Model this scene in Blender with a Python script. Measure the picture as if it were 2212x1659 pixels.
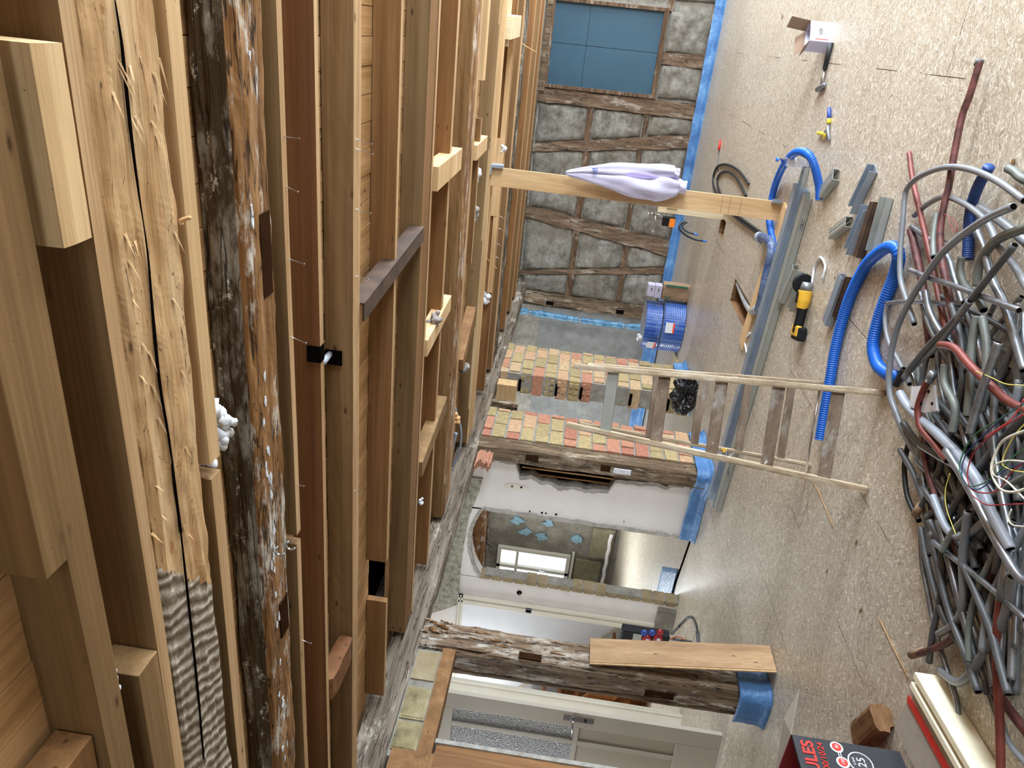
import bpy, bmesh, math, random
from mathutils import Vector, Matrix, noise
sc = bpy.context.scene
for o in list(bpy.data.objects): bpy.data.objects.remove(o, do_unlink=True)
R = random.Random
PI = math.pi

# ------------------------------------------------------------------ camera
FPX = 1595.33
YAW, PIT, ROL = [math.radians(a) for a in (25.6494, 3.2197, 7.5939)]
EYE = Vector((0, 0, 1.55))
_f = Vector((-math.sin(YAW)*math.cos(PIT), math.cos(YAW)*math.cos(PIT), math.sin(PIT)))
_r0 = Vector((math.cos(YAW), math.sin(YAW), 0)); _u0 = _r0.cross(_f)
_r = math.cos(ROL)*_r0 + math.sin(ROL)*_u0
_u = -math.sin(ROL)*_r0 + math.cos(ROL)*_u0
cam = bpy.data.cameras.new('camera'); cam.sensor_width = 36; cam.lens = 36*FPX/2212
cam.clip_start = 0.05; cam.clip_end = 100
co = bpy.data.objects.new('camera', cam); sc.collection.objects.link(co)
xa, ya, za = -_u, _r, -_f            # the phone was held sideways: the picture lies on its side
co.matrix_world = Matrix(((xa.x, ya.x, za.x, EYE.x), (xa.y, ya.y, za.y, EYE.y), (xa.z, ya.z, za.z, EYE.z), (0, 0, 0, 1)))
sc.camera = co

# ------------------------------------------------------------------ world, light, exposure
w = bpy.data.worlds.new('daylight'); sc.world = w; w.use_nodes = True
bg = w.node_tree.nodes['Background']; bg.inputs[0].default_value = (0.86, 0.93, 1.0, 1); bg.inputs[1].default_value = 3.0
sc.view_settings.view_transform = 'Standard'; sc.view_settings.look = 'None'
sc.view_settings.exposure = 0.0; sc.view_settings.gamma = 1; sc.view_settings.use_curve_mapping = False
def area(name, loc, direction, sx, sy, energy, col=(1, 0.97, 0.93)):
    l = bpy.data.lights.new(name, 'AREA'); l.shape = 'RECTANGLE'; l.size = sx; l.size_y = sy; l.energy = energy; l.color = col
    o = bpy.data.objects.new(name, l); sc.collection.objects.link(o); o.location = loc
    o.rotation_euler = Vector(direction).to_track_quat('-Z', 'Y').to_euler(); return o
for yy, e in ((1.3, 225), (4.3, 320), (7.4, 300), (9.9, 170)):
    area('window_daylight', (3.08, yy, 1.3), (-1, 0, -0.12), 1.4, 1.4, e, (0.80, 0.90, 1.0))
area('rear_fill', (0.9, -2.38, 1.3), (0, 1, -0.2), 2.0, 1.3, 60, (0.80, 0.90, 1))  # unseen fill lamp before the closed rear wall, no window opening there
area('stairwell_fill', (-8.6, 5.4, 1.9), (0.75, 0.6, -0.2), 1.2, 1.0, 120, (0.88, 0.94, 1))  # unseen fill lamp added to brighten the stairwell wall
area('side_room_fill', (-6.6, 2.6, 1.7), (0.5, 0.85, -0.2), 1.2, 1.0, 50, (0.95, 0.98, 1))  # added fill lamp out of view, no window built for it
area('back_room_fill', (-7.95, 9.0, 1.6), (1, 0.25, -0.2), 0.5, 1.2, 130, (0.92, 0.97, 1))  # added fill lamp hidden behind the pier, brightens the far room

# ------------------------------------------------------------------ where a pixel of the photo lies in the place
def ray(x, y): return _r*(((1659-y)-829.5)/FPX) - _u*((x-1106)/FPX) + _f
def F(x, y, z=0.0):
    d = ray(x, y); return EYE + d*((z-EYE.z)/d.z)
def onX(x, y, X):
    d = ray(x, y); return EYE + d*(X/d.x)
def onY(x, y, Y):
    d = ray(x, y); return EYE + d*(Y/d.y)

# ------------------------------------------------------------------ colours and node materials
def lin(c):
    c = c/255.0
    return c/12.92 if c <= 0.04045 else ((c+0.055)/1.055)**2.4
def C3(r, g, b): return (lin(r), lin(g), lin(b), 1)
class NT:
    def __init__(s, name):
        s.m = bpy.data.materials.new(name); s.m.use_nodes = True; s.t = s.m.node_tree
        s.b = s.t.nodes['Principled BSDF']; s.tc = s.t.nodes.new('ShaderNodeTexCoord')
    def n(s, typ, **kw):
        nd = s.t.nodes.new('ShaderNode'+typ)
        for k, v in kw.items():
            if hasattr(nd, k) and not k.startswith('i_'): setattr(nd, k, v)
        return nd
    def l(s, a, b): s.t.links.new(a, b)
    def mapping(s, scale, rot=(0, 0, 0), loc=(0, 0, 0), src='Object'):
        m = s.t.nodes.new('ShaderNodeMapping'); m.inputs['Scale'].default_value = scale
        m.inputs['Rotation'].default_value = rot; m.inputs['Location'].default_value = loc
        s.l(s.tc.outputs[src], m.inputs['Vector']); return m.outputs[0]
    def noise(s, vec, scale=1, detail=4, rough=.55, dist=0):
        n = s.t.nodes.new('ShaderNodeTexNoise'); n.inputs['Scale'].default_value = scale; n.inputs['Detail'].default_value = detail
        n.inputs['Roughness'].default_value = rough; n.inputs['Distortion'].default_value = dist
        s.l(vec, n.inputs['Vector']); return n.outputs[0]
    def vor(s, vec, scale=1, out='Distance', feature='F1', rnd=1):
        n = s.t.nodes.new('ShaderNodeTexVoronoi'); n.feature = feature; n.inputs['Scale'].default_value = scale
        n.inputs['Randomness'].default_value = rnd; s.l(vec, n.inputs['Vector']); return n.outputs[out]
    def ramp(s, fac, stops, interp='LINEAR'):
        n = s.t.nodes.new('ShaderNodeValToRGB'); cr = n.color_ramp; cr.interpolation = interp
        while len(cr.elements) < len(stops): cr.elements.new(0.5)
        for e, (p, c) in zip(cr.elements, stops):
            e.position = p; e.color = c if len(c) == 4 else (*c, 1)
        s.l(fac, n.inputs[0]); return n.outputs[0]
    def mix(s, fac, a, b, mode='MIX'):
        n = s.t.nodes.new('ShaderNodeMix'); n.data_type = 'RGBA'; n.blend_type = mode
        for v, i in ((fac, 0), (a, 6), (b, 7)):
            if hasattr(v, 'is_output') or isinstance(v, bpy.types.NodeSocket): s.l(v, n.inputs[i])
            else: n.inputs[i].default_value = v
        return n.outputs[2]
    def math(s, op, a, b=0.5):
        n = s.t.nodes.new('ShaderNodeMath'); n.operation = op
        for v, i in ((a, 0), (b, 1)):
            if isinstance(v, bpy.types.NodeSocket): s.l(v, n.inputs[i])
            else: n.inputs[i].default_value = v
        return n.outputs[0]
    def bump(s, h, strength=.3, dist=.01):
        n = s.t.nodes.new('ShaderNodeBump'); n.inputs['Strength'].default_value = strength; n.inputs['Distance'].default_value = dist
        s.l(h, n.inputs['Height']); s.l(n.outputs[0], s.b.inputs['Normal'])
    def done(s, col=None, rough=.7, metal=0, spec=None):
        if col is not None:
            if isinstance(col, bpy.types.NodeSocket): s.l(col, s.b.inputs['Base Color'])
            else: s.b.inputs['Base Color'].default_value = col
        if isinstance(rough, bpy.types.NodeSocket): s.l(rough, s.b.inputs['Roughness'])
        else: s.b.inputs['Roughness'].default_value = rough
        s.b.inputs['Metallic'].default_value = metal
        if spec is not None: s.b.inputs['Specular IOR Level'].default_value = spec
        return s.m
W1, K1 = (1, 1, 1, 1), (0, 0, 0, 1)
def plain(name, rgb, rough=.6, metal=0, var=.12, vs=20, bump=0, spec=None):
    t = NT(name); c = C3(*rgb); n = t.noise(t.mapping((1, 1, 1)), vs, 4)
    lo = tuple(v*(1-var*1.6) for v in c[:3])+(1,); hi = tuple(min(1, v*(1+var)) for v in c[:3])+(1,)
    col = t.ramp(n, [(.3, lo), (.7, hi)])
    if bump: t.bump(n, bump, .004)
    return t.done(col, rough, metal, spec)
def wood(name, dark, mid, light, axis=0, across=14, along=.7, knots=True, dirt=None, rough=.65, bump=.25, seed=0, specks=None, cracks=0):
    t = NT(name)
    sc3 = [across]*3; sc3[axis] = along
    v = t.mapping(tuple(sc3), loc=(seed*3.1, seed*1.7, seed*2.3))
    a = t.noise(v, 1, 6, .6, .6)
    fs = [across*9]*3; fs[axis] = along*4
    b = t.noise(t.mapping(tuple(fs)), 1, 3, .6)
    col = t.ramp(a, [(.28, C3(*dark)), (.5, C3(*mid)), (.72, C3(*light))])
    col = t.mix(.35, col, t.ramp(b, [(.3, (.45, .42, .38, 1)), (.62, W1)]), 'MULTIPLY')
    big = t.noise(t.mapping((1, 1, 1), loc=(seed, 0, 0)), 1.3, 3)
    col = t.mix(.5, col, t.ramp(big, [(.3, (.66, .6, .52, 1)), (.65, W1)]), 'MULTIPLY')
    if knots:
        ks = [16]*3; ks[axis] = 5.5
        k = t.vor(t.mapping(tuple(ks), loc=(seed*2.3, .4, .9)), 1)
        kk = t.ramp(k, [(.045, (.9, .9, .9, 1)), (.085, (.25, .25, .25, 1)), (.13, K1)])
        col = t.mix(kk, col, C3(int(dark[0]*.5), int(dark[1]*.42), int(dark[2]*.35)))
    if dirt:
        d = t.noise(t.mapping(tuple([dirt[1]*(1 if i != axis else .35) for i in range(3)])), 1, 8, .72)
        col = t.mix(t.ramp(d, [(dirt[2], K1), (dirt[2]+.1, W1)]), col, C3(*dirt[0]))
    if specks:
        d = t.noise(t.mapping(tuple([specks[1]*(1 if i != axis else .5) for i in range(3)]), loc=(7, 3, 1)), 1, 6, .8)
        col = t.mix(t.ramp(d, [(specks[2], K1), (specks[2]+.05, W1)]), col, C3(*specks[0]))
    if cracks:
        cs = [across*1.1]*3; cs[axis] = along*1.3
        cn = t.noise(t.mapping(tuple(cs), loc=(seed*1.1, 4, 2)), 1, 3, .5, .4); dv_ = t.math('ABSOLUTE', t.math('SUBTRACT', cn, .5))
        col = t.mix(t.ramp(dv_, [(.006*cracks, (.85, .85, .85, 1)), (.016*cracks, K1)]), col, C3(34, 25, 18)); a = t.mix(.6, a, t.ramp(dv_, [(0, K1), (.03*cracks, W1)]))
    pin = t.vor(t.mapping((38, 38, 38)), 1); col = t.mix(t.ramp(pin, [(.035, (.7, .7, .7, 1)), (.06, K1)]), col, C3(44, 32, 24))
    h = t.mix(.5, a, b)
    t.bump(h, bump, .006)
    return t.done(col, rough, 0, .25)

M = {}
M['spruce'] = wood('spruce joist', (112, 86, 54), (136, 106, 70), (158, 126, 88), 0, 12, .5, seed=1, dirt=((98, 74, 50), 5, .66))
M['spruce2'] = wood('aged spruce joist', (112, 80, 46), (136, 98, 60), (156, 118, 78), 0, 12, .5, seed=2, dirt=((92, 66, 44), 5, .64))
M['spruce3'] = wood('red brown spruce plank', (100, 64, 38), (118, 78, 46), (132, 92, 58), 0, 16, .4, seed=3)
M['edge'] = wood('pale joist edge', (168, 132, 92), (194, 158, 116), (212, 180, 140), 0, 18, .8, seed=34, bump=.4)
M['fresh'] = wood('fresh sawn batten', (196, 158, 112), (218, 184, 138), (234, 205, 162), 0, 18, .6, knots=False, seed=4)
M['hewn'] = wood('freshly hewn beam', (172, 128, 80), (206, 168, 122), (226, 196, 154), 0, 24, 1.8, seed=5, bump=.75, specks=((164, 118, 72), 20, .60), cracks=.12)
M['oldbeam'] = wood('dark weathered beam', (50, 40, 29), (80, 65, 47), (102, 84, 62), 0, 20, .8, knots=False, seed=6, bump=.8, dirt=((146, 140, 128), 9, .49), specks=((208, 205, 197), 24, .585), cracks=.8)
M['chipped'] = wood('chipped worm eaten timber', (92, 60, 32), (146, 104, 62), (190, 150, 104), 0, 22, 1.6, seed=7, bump=1.0, dirt=((206, 198, 186), 16, .53), specks=((60, 40, 24), 34, .62), cracks=.9)
M['oldgrey'] = wood('grey whitewashed beam', (84, 74, 62), (122, 110, 96), (156, 144, 130), 1, 22, 1.2, seed=8, bump=.8, dirt=((186, 176, 162), 6, .54), specks=((74, 48, 30), 22, .62), cracks=1.0)
M['oldpost'] = wood('old worm eaten post', (92, 74, 56), (136, 114, 92), (172, 150, 126), 2, 26, 1.6, seed=9, bump=1.2, dirt=((190, 182, 170), 9, .50), specks=((74, 46, 28), 20, .58), cracks=1.3)
M['postdark'] = wood('dark brown post', (76, 60, 44), (116, 96, 74), (152, 132, 108), 2, 22, 1.4, seed=10, bump=1.1, dirt=((174, 160, 138), 9, .54), cracks=1.1)
M['stud'] = wood('half timber stud', (84, 64, 48), (118, 96, 76), (146, 124, 102), 2, 22, 1.5, knots=False, seed=11, bump=.9, dirt=((160, 150, 136), 9, .53), cracks=1.2)
M['rail'] = wood('half timber rail', (74, 54, 38), (104, 80, 60), (130, 106, 84), 0, 16, 1, knots=False, seed=12, bump=.9, dirt=((152, 140, 124), 9, .54), cracks=1.0)
M['plankply'] = wood('pale prop plank', (196, 158, 112), (214, 180, 136), (226, 196, 156), 2, 8, .6, knots=False, seed=13, bump=.1)
M['pale'] = wood('pale pine', (208, 186, 146), (224, 206, 170), (238, 224, 194), 2, 14, .7, knots=False, seed=14, bump=.1)
M['ladder'] = wood('worn ladder rail', (150, 130, 104), (186, 168, 142), (212, 198, 176), 2, 20, 1.2, knots=False, seed=15, dirt=((226, 222, 212), 14, .60), bump=.3)
M['tread'] = wood('dusty ladder tread', (112, 94, 80), (138, 120, 104), (160, 144, 128), 0, 12, 1, knots=False, seed=16, specks=((216, 214, 206), 18, .62), dirt=((164, 160, 152), 7, .54))
M['oak'] = wood('oak flooring', (146, 112, 78), (178, 144, 106), (196, 164, 126), 2, 12, .9, seed=17, bump=.08, rough=.5)
def ridged():
    t = NT('ridged grey whitewashed wood'); wv = t.t.nodes.new('ShaderNodeTexWave'); wv.inputs['Scale'].default_value = 1; wv.inputs['Distortion'].default_value = 4.5; wv.inputs['Detail'].default_value = 3; wv.inputs['Detail Scale'].default_value = 1.2
    t.l(t.mapping((10, 10, 10), (0, 0, -.45)), wv.inputs['Vector']); n = t.noise(t.mapping((14, 30, 30)), 1, 5, .65)
    f = t.math('ADD', t.math('MULTIPLY', wv.outputs['Fac'], .38), t.math('MULTIPLY', n, .8))
    col = t.ramp(f, [(.2, C3(96, 82, 66)), (.42, C3(120, 106, 90)), (.62, C3(146, 134, 118)), (.85, C3(186, 176, 162))])
    t.bump(f, .7, .012); return t.done(col, .85, 0, .1)
M['ridged'] = ridged()
M['deckx'] = wood('tongue and groove board', (160, 120, 74), (194, 152, 104), (212, 172, 126), 1, 14, .8, seed=18, bump=.15)
M['brownb'] = wood('brown door frame timber', (104, 70, 40), (140, 100, 62), (166, 124, 82), 2, 12, .8, seed=19, dirt=((164, 140, 104), 6, .6))
M['offcut'] = wood('rough wood offcut', (88, 60, 38), (124, 90, 58), (150, 116, 80), 1, 20, 2, seed=20, bump=.8)
M['stairwood'] = wood('brown stair timber', (110, 62, 28), (146, 90, 46), (170, 112, 62), 0, 10, 1, seed=21, rough=.35)
M['endgrain'] = wood('sawn end grain', (160, 120, 78), (192, 152, 106), (208, 172, 128), 0, 30, 30, knots=False, seed=22)

def osb():
    t = NT('osb floor board')
    layers = []
    for i, (ang, ls, sx, sy) in enumerate(((.15, 1, 190, 30), (1.35, 1, 160, 28), (2.4, 1, 150, 34), (.8, 1, 220, 46))):
        v = t.mapping((1, 1, 1), (0, 0, ang), (i*3.3, i, 0))
        mm = t.t.nodes.new('ShaderNodeMapping'); mm.inputs['Scale'].default_value = (sx, sy, 1); t.l(v, mm.inputs[0])
        nn = t.noise(t.mapping((1, 1, 1)), 9, 2)
        layers.append(t.vor(mm.outputs[0], 1, 'Color'))
    pal = [(0, C3(146, 133, 115)), (.15, C3(172, 160, 142)), (.45, C3(186, 175, 157)), (.8, C3(198, 188, 171)), (.95, C3(228, 222, 208))]
    def val(c):
        n = t.t.nodes.new('ShaderNodeSeparateColor'); t.l(c, n.inputs[0]); return n.outputs
    s0, s1, s2, s3 = [val(x) for x in layers]
    c0 = t.ramp(s0[0], pal); c1 = t.ramp(s1[0], pal); c2 = t.ramp(s2[0], pal); c3 = t.ramp(s3[0], pal)
    m1 = t.ramp(s1[1], [(.5, K1), (.52, W1)]); m2 = t.ramp(s2[1], [(.66, K1), (.68, W1)]); m3 = t.ramp(s3[1], [(.72, K1), (.74, W1)])
    col = t.mix(m1, c0, c1); col = t.mix(m2, col, c2); col = t.mix(m3, col, c3)
    big = t.noise(t.mapping((1, 1, 1)), .9, 4)
    col = t.mix(.55, col, t.ramp(big, [(.32, (.80, .78, .74, 1)), (.62, W1)]), 'MULTIPLY')
    dk = t.noise(t.mapping((60, 14, 1), (0, 0, .7)), 1, 3, .7)
    col = t.mix(t.ramp(dk, [(.68, K1), (.76, (.7, .7, .7, 1))]), col, C3(118, 96, 72))
    # sheet joints
    br = t.t.nodes.new('ShaderNodeTexBrick'); t.l(t.mapping((1, 1, 1), (0, 0, PI/2), (0, .01, 0)), br.inputs['Vector'])
    br.inputs['Color1'].default_value = W1; br.inputs['Color2'].default_value = W1; br.inputs['Mortar'].default_value = K1
    br.inputs['Scale'].default_value = 1; br.inputs['Mortar Size'].default_value = .0022; br.inputs['Mortar Smooth'].default_value = .1
    br.inputs['Brick Width'].default_value = 2.5; br.inputs['Row Height'].default_value = .62; br.offset = .5
    jn = t.noise(t.mapping((1, 1, 1)), 1.7, 2)
    jm = t.math('MULTIPLY', br.outputs['Fac'], t.ramp(jn, [(.50, K1), (.56, W1)]))
    col = t.mix(jm, col, C3(60, 46, 34))
    t.bump(t.mix(.5, c0, c1), .25, .002)
    return t.done(col, .36, 0, .5)
M['osb'] = osb()

def stone():
    t = NT('rough plaster infill'); v = t.mapping((1, 1, 1))
    a = t.noise(v, 7, 8, .7); b = t.noise(t.mapping((10, 10, 26), (0, .5, 0)), 1.6, 8, .75)
    col = t.ramp(a, [(.32, C3(104, 99, 90)), (.45, C3(144, 138, 127)), (.56, C3(172, 167, 156)), (.68, C3(200, 196, 186))])
    col = t.mix(t.ramp(t.noise(v, 2, 4), [(.42, K1), (.68, (.5, .5, .5, 1))]), col, C3(150, 140, 118))
    col = t.mix(t.ramp(t.noise(v, 46, 4, .7), [(.64, K1), (.72, (.6, .6, .6, 1))]), col, C3(84, 78, 68))
    t.bump(b, 1.0, .05); return t.done(col, .95, 0, .1)
M['stone'] = stone()
M['mortice'] = plain('shadowy mortice wood', (52, 34, 22), 1.0, spec=0)  # recess shade put into the colour, the mortices are solid boxes
def concrete(name, cs, bump=.6, sc_=5):
    t = NT(name); v = t.mapping((1, 1, 1)); a = t.noise(v, sc_, 8, .68)
    col = t.ramp(a, [(.28, C3(*cs[0])), (.5, C3(*cs[1])), (.72, C3(*cs[2]))])
    t.bump(t.noise(v, 24, 8, .7), bump, .02); return t.done(col, .9, 0, .15)
M['greywall'] = concrete('grey plaster wall', ((118, 118, 116), (140, 140, 138), (160, 160, 158)), .9)
M['blockwall'] = concrete('stripped masonry wall', ((100, 96, 86), (126, 120, 108), (150, 146, 134)), .7)
M['mortar'] = concrete('mortar', ((122, 118, 108), (148, 144, 134), (170, 166, 156)), .8, 14)
M['undercoat'] = concrete('scratched undercoat plaster', ((96, 94, 80), (164, 162, 146), (202, 200, 188)), 1.0, 16)
M['edgeplaster'] = concrete('broken plaster edge', ((136, 132, 124), (168, 164, 156), (194, 190, 184)), .8, 16)
M['khaki'] = concrete('khaki block', ((104, 98, 76), (126, 118, 94), (146, 138, 112)), .5)
M['brickjamb'] = concrete('dusty brick', ((120, 108, 86), (150, 134, 104), (168, 154, 128)), .6)
M['brickold'] = concrete('stained ribbed brick', ((70, 66, 54), (148, 136, 102), (178, 166, 132)), .5, 7)
M['white'] = plain('white wall paint', (222, 217, 212), .8, 0, .03, 6, .1)
M['whitebright'] = plain('white stairwell paint', (226, 228, 230), .8, 0, .02, 6)
M['cream'] = plain('cream gloss paint', (206, 200, 184), .45, 0, .03, 5)
M['door'] = plain('greige door paint', (182, 174, 160), .45, 0, .03, 5)
M['doorin'] = plain('door panel paint', (172, 162, 146), .5, 0, .03, 5)
M['darkvoid'] = plain('dark cavity', (16, 12, 10), 1.0, spec=0)  # near-black stand-in for the shade inside gaps, slots and holes
M['teal'] = plain('teal fibre board', (45, 77, 95), .55, 0, .08, 3)
M['steelrust'] = plain('rusty dark steel', (78, 58, 44), .7, .1, .3, 14, .3)
M['zinc'] = plain('galvanised sheet steel', (158, 170, 184), .34, .4, .10, 9)
M['zincdull'] = plain('matt galvanised sheet', (160, 163, 156), .45, .25, .06, 9)
M['chrome'] = plain('chrome', (200, 200, 205), .18, .95, .03)
M['blackrub'] = plain('black rubber', (28, 28, 30), .5)
M['blackpl'] = plain('black plastic', (20, 21, 23), .6, spec=.25)
M['paintblue'] = plain('old blue wall paint', (120, 150, 162), .8)
M['greycon'] = plain('grey plastic conduit', (124, 127, 132), .38, 0, .12, 6)
M['greycon2'] = plain('dark grey conduit', (84, 86, 88), .42, 0, .18, 7)
M['palecon'] = plain('pale grey conduit', (150, 156, 166), .38, 0, .1, 6)
M['metalcon'] = plain('scuffed steel conduit', (142, 146, 152), .34, .72, .3, 16)
M['redcon'] = plain('rust red painted conduit', (122, 60, 52), .5, .1, .25, 14)
M['redold'] = plain('scuffed maroon conduit', (98, 54, 50), .6, .1, .4, 30)
M['greenflex'] = plain('dusty grey green flexible conduit', (110, 114, 108), .5, .1, .2, 12)
M['blue'] = plain('blue corrugated hose plastic', (18, 98, 200), .38, 0, .06, 6)
M['bluedk'] = plain('navy corrugated hose', (32, 70, 140), .45, 0, .15, 8)
M['bluecap'] = plain('blue end cap', (50, 110, 200), .5)
M['yellow'] = plain('tool yellow', (222, 172, 52), .5, 0, .04)
M['yellow2'] = plain('plier yellow', (226, 200, 40), .5)
M['toolblue'] = plain('plier blue', (36, 62, 140), .5)
M['toolgrey'] = plain('grey gear housing', (142, 145, 150), .4, .6)
M['orange'] = plain('orange label', (240, 130, 30), .6, 0, .02)
M['redlab'] = plain('red label', (224, 70, 36), .6, 0, .02)
M['paper'] = plain('white paper label', (214, 214, 220), .7, 0, .03)
M['kraft'] = plain('kraft paper', (150, 122, 94), .8, 0, .1, 6)
M['cardgrey'] = plain('grey cardboard', (164, 154, 142), .8, 0, .05, 6)
M['cardbrown'] = plain('brown cardboard', (142, 118, 98), .8, 0, .05, 6)
M['lilac'] = plain('lilac white carton', (186, 182, 200), .7, 0, .03)
M['greenpr'] = plain('green print', (40, 110, 80), .7)
M['foamw'] = plain('fibre glass tuft', (214, 216, 220), .95, 0, .12, 40, .6)
M['foamg'] = plain('grey insulation tuft', (150, 142, 136), .95, 0, .2, 40, .6)
M['boxblack'] = plain('black printed carton', (44, 45, 50), .5, 0, .05)
M['boxred'] = plain('dark red carton inside', (134, 44, 46), .55, 0, .12, 10)
M['redtext'] = plain('red print', (226, 54, 44), .5, 0, .02)
M['whitetext'] = plain('white print', (225, 225, 228), .5, 0, .02)
M['greytext'] = plain('dark print', (56, 56, 62), .6, 0, .02)
M['creamedge'] = plain('cream primed board', (232, 224, 196), .6, 0, .04)
M['greyboard'] = plain('grey pressed board', (170, 162, 150), .7, 0, .05)
M['redstrap'] = plain('red strap', (206, 44, 36), .5, 0, .05)
M['sockblue'] = plain('blue socket cap', (42, 70, 150), .4)
M['sockred'] = plain('red socket cap', (150, 28, 38), .4)
M['nail'] = plain('bright nail steel', (176, 176, 178), .3, .9, .05)
M['wired'] = plain('red wire', (150, 36, 44), .45); M['wireg'] = plain('green wire', (52, 110, 70), .45)
M['wireb'] = plain('navy wire', (34, 54, 110), .45); M['wirey'] = plain('yellow wire', (206, 190, 90), .45)
M['wirew'] = plain('white wire', (220, 216, 200), .45); M['wirep'] = plain('pink red wire', (226, 84, 84), .45)
M['wireo'] = plain('orange cable', (206, 96, 50), .5)
M['pipewrap'] = plain('grey wrapped pipe', (168, 172, 178), .6, 0, .15, 14, .3)
M['bark'] = plain('torn splinter', (206, 160, 108), .8, 0, .1)
M['shirt'] = plain('lilac white cotton', (194, 190, 214), .85, 0, .03, 4)
M['shirtp'] = plain('violet shirt cloth', (182, 168, 222), .85, 0, .03, 4)
M['logo'] = plain('blue shirt print', (48, 84, 170), .7)
def membrane():
    t = NT('blue sealing membrane'); v = t.mapping((1, 1, 1)); a = t.noise(v, 5, 6, .6)
    col = t.ramp(a, [(.3, C3(58, 98, 150)), (.55, C3(84, 130, 180)), (.75, C3(128, 168, 206))])
    t.bump(t.noise(v, 22, 6, .6), .5, .02); return t.done(col, .38)
M['membrane'] = membrane()
def film(name, a, b, rough=.25):
    t = NT(name); v = t.mapping((1, 1, 1)); n = t.noise(v, 14, 6, .6, .5)
    t.bump(n, .6, .03); return t.done(t.ramp(n, [(.3, C3(*a)), (.7, C3(*b))]), rough)
M['duct'] = film('blue foil duct', (44, 92, 128), (108, 164, 196), .22)
M['filmgrey'] = film('milky shrink film', (120, 128, 142), (178, 182, 190), .3)
M['wrapnavy'] = film('navy foil pipe lagging', (40, 60, 104), (110, 128, 158), .3)
M['bagblack'] = film('black plastic bag', (12, 12, 14), (26, 26, 28), .18)
def coilmat():
    t = NT('shrink wrapped blue pipe coil')
    br = t.t.nodes.new('ShaderNodeTexBrick'); v = t.mapping((1, 1, 1)); t.l(v, br.inputs['Vector'])
    br.inputs['Color1'].default_value = C3(34, 70, 150); br.inputs['Color2'].default_value = C3(50, 90, 170); br.inputs['Mortar'].default_value = C3(110, 136, 184)
    br.inputs['Scale'].default_value = 1; br.inputs['Brick Width'].default_value = .05; br.inputs['Row Height'].default_value = .02; br.inputs['Mortar Size'].default_value = .0022
    n = t.noise(t.mapping((1, 1, 1)), 7, 5)
    col = t.mix(t.ramp(n, [(.5, K1), (.7, (.5, .5, .5, 1))]), br.outputs[0], C3(130, 150, 184))
    t.bump(n, .3, .02); return t.done(col, .25)
M['coil'] = coilmat()
def frosted():
    t = NT('hammered glass'); v = t.mapping((1, 1, 1)); a = t.vor(v, 95)
    t.bump(a, .8, .01)
    t.b.inputs['Transmission Weight'].default_value = .45; return t.done(t.ramp(a, [(.15, C3(250, 252, 255)), (.55, C3(170, 172, 176))]), .25, 0, .9)
M['frost'] = frosted()
def clear(name, col, rough=.05):
    t = NT(name); t.b.inputs['Transmission Weight'].default_value = 1; t.b.inputs['IOR'].default_value = 1.15
    return t.done(C3(*col), rough)
M['petclear'] = clear('clear plastic', (225, 232, 250)); M['pane'] = clear('window glass', (245, 250, 252), 0)
for i, c in enumerate(((178, 126, 100), (166, 110, 88), (186, 150, 116), (170, 150, 108), (158, 140, 100), (186, 158, 122))):
    M['brick%d' % i] = plain('clay brick tone', c, .85, 0, .16, 26, .4)
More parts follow.
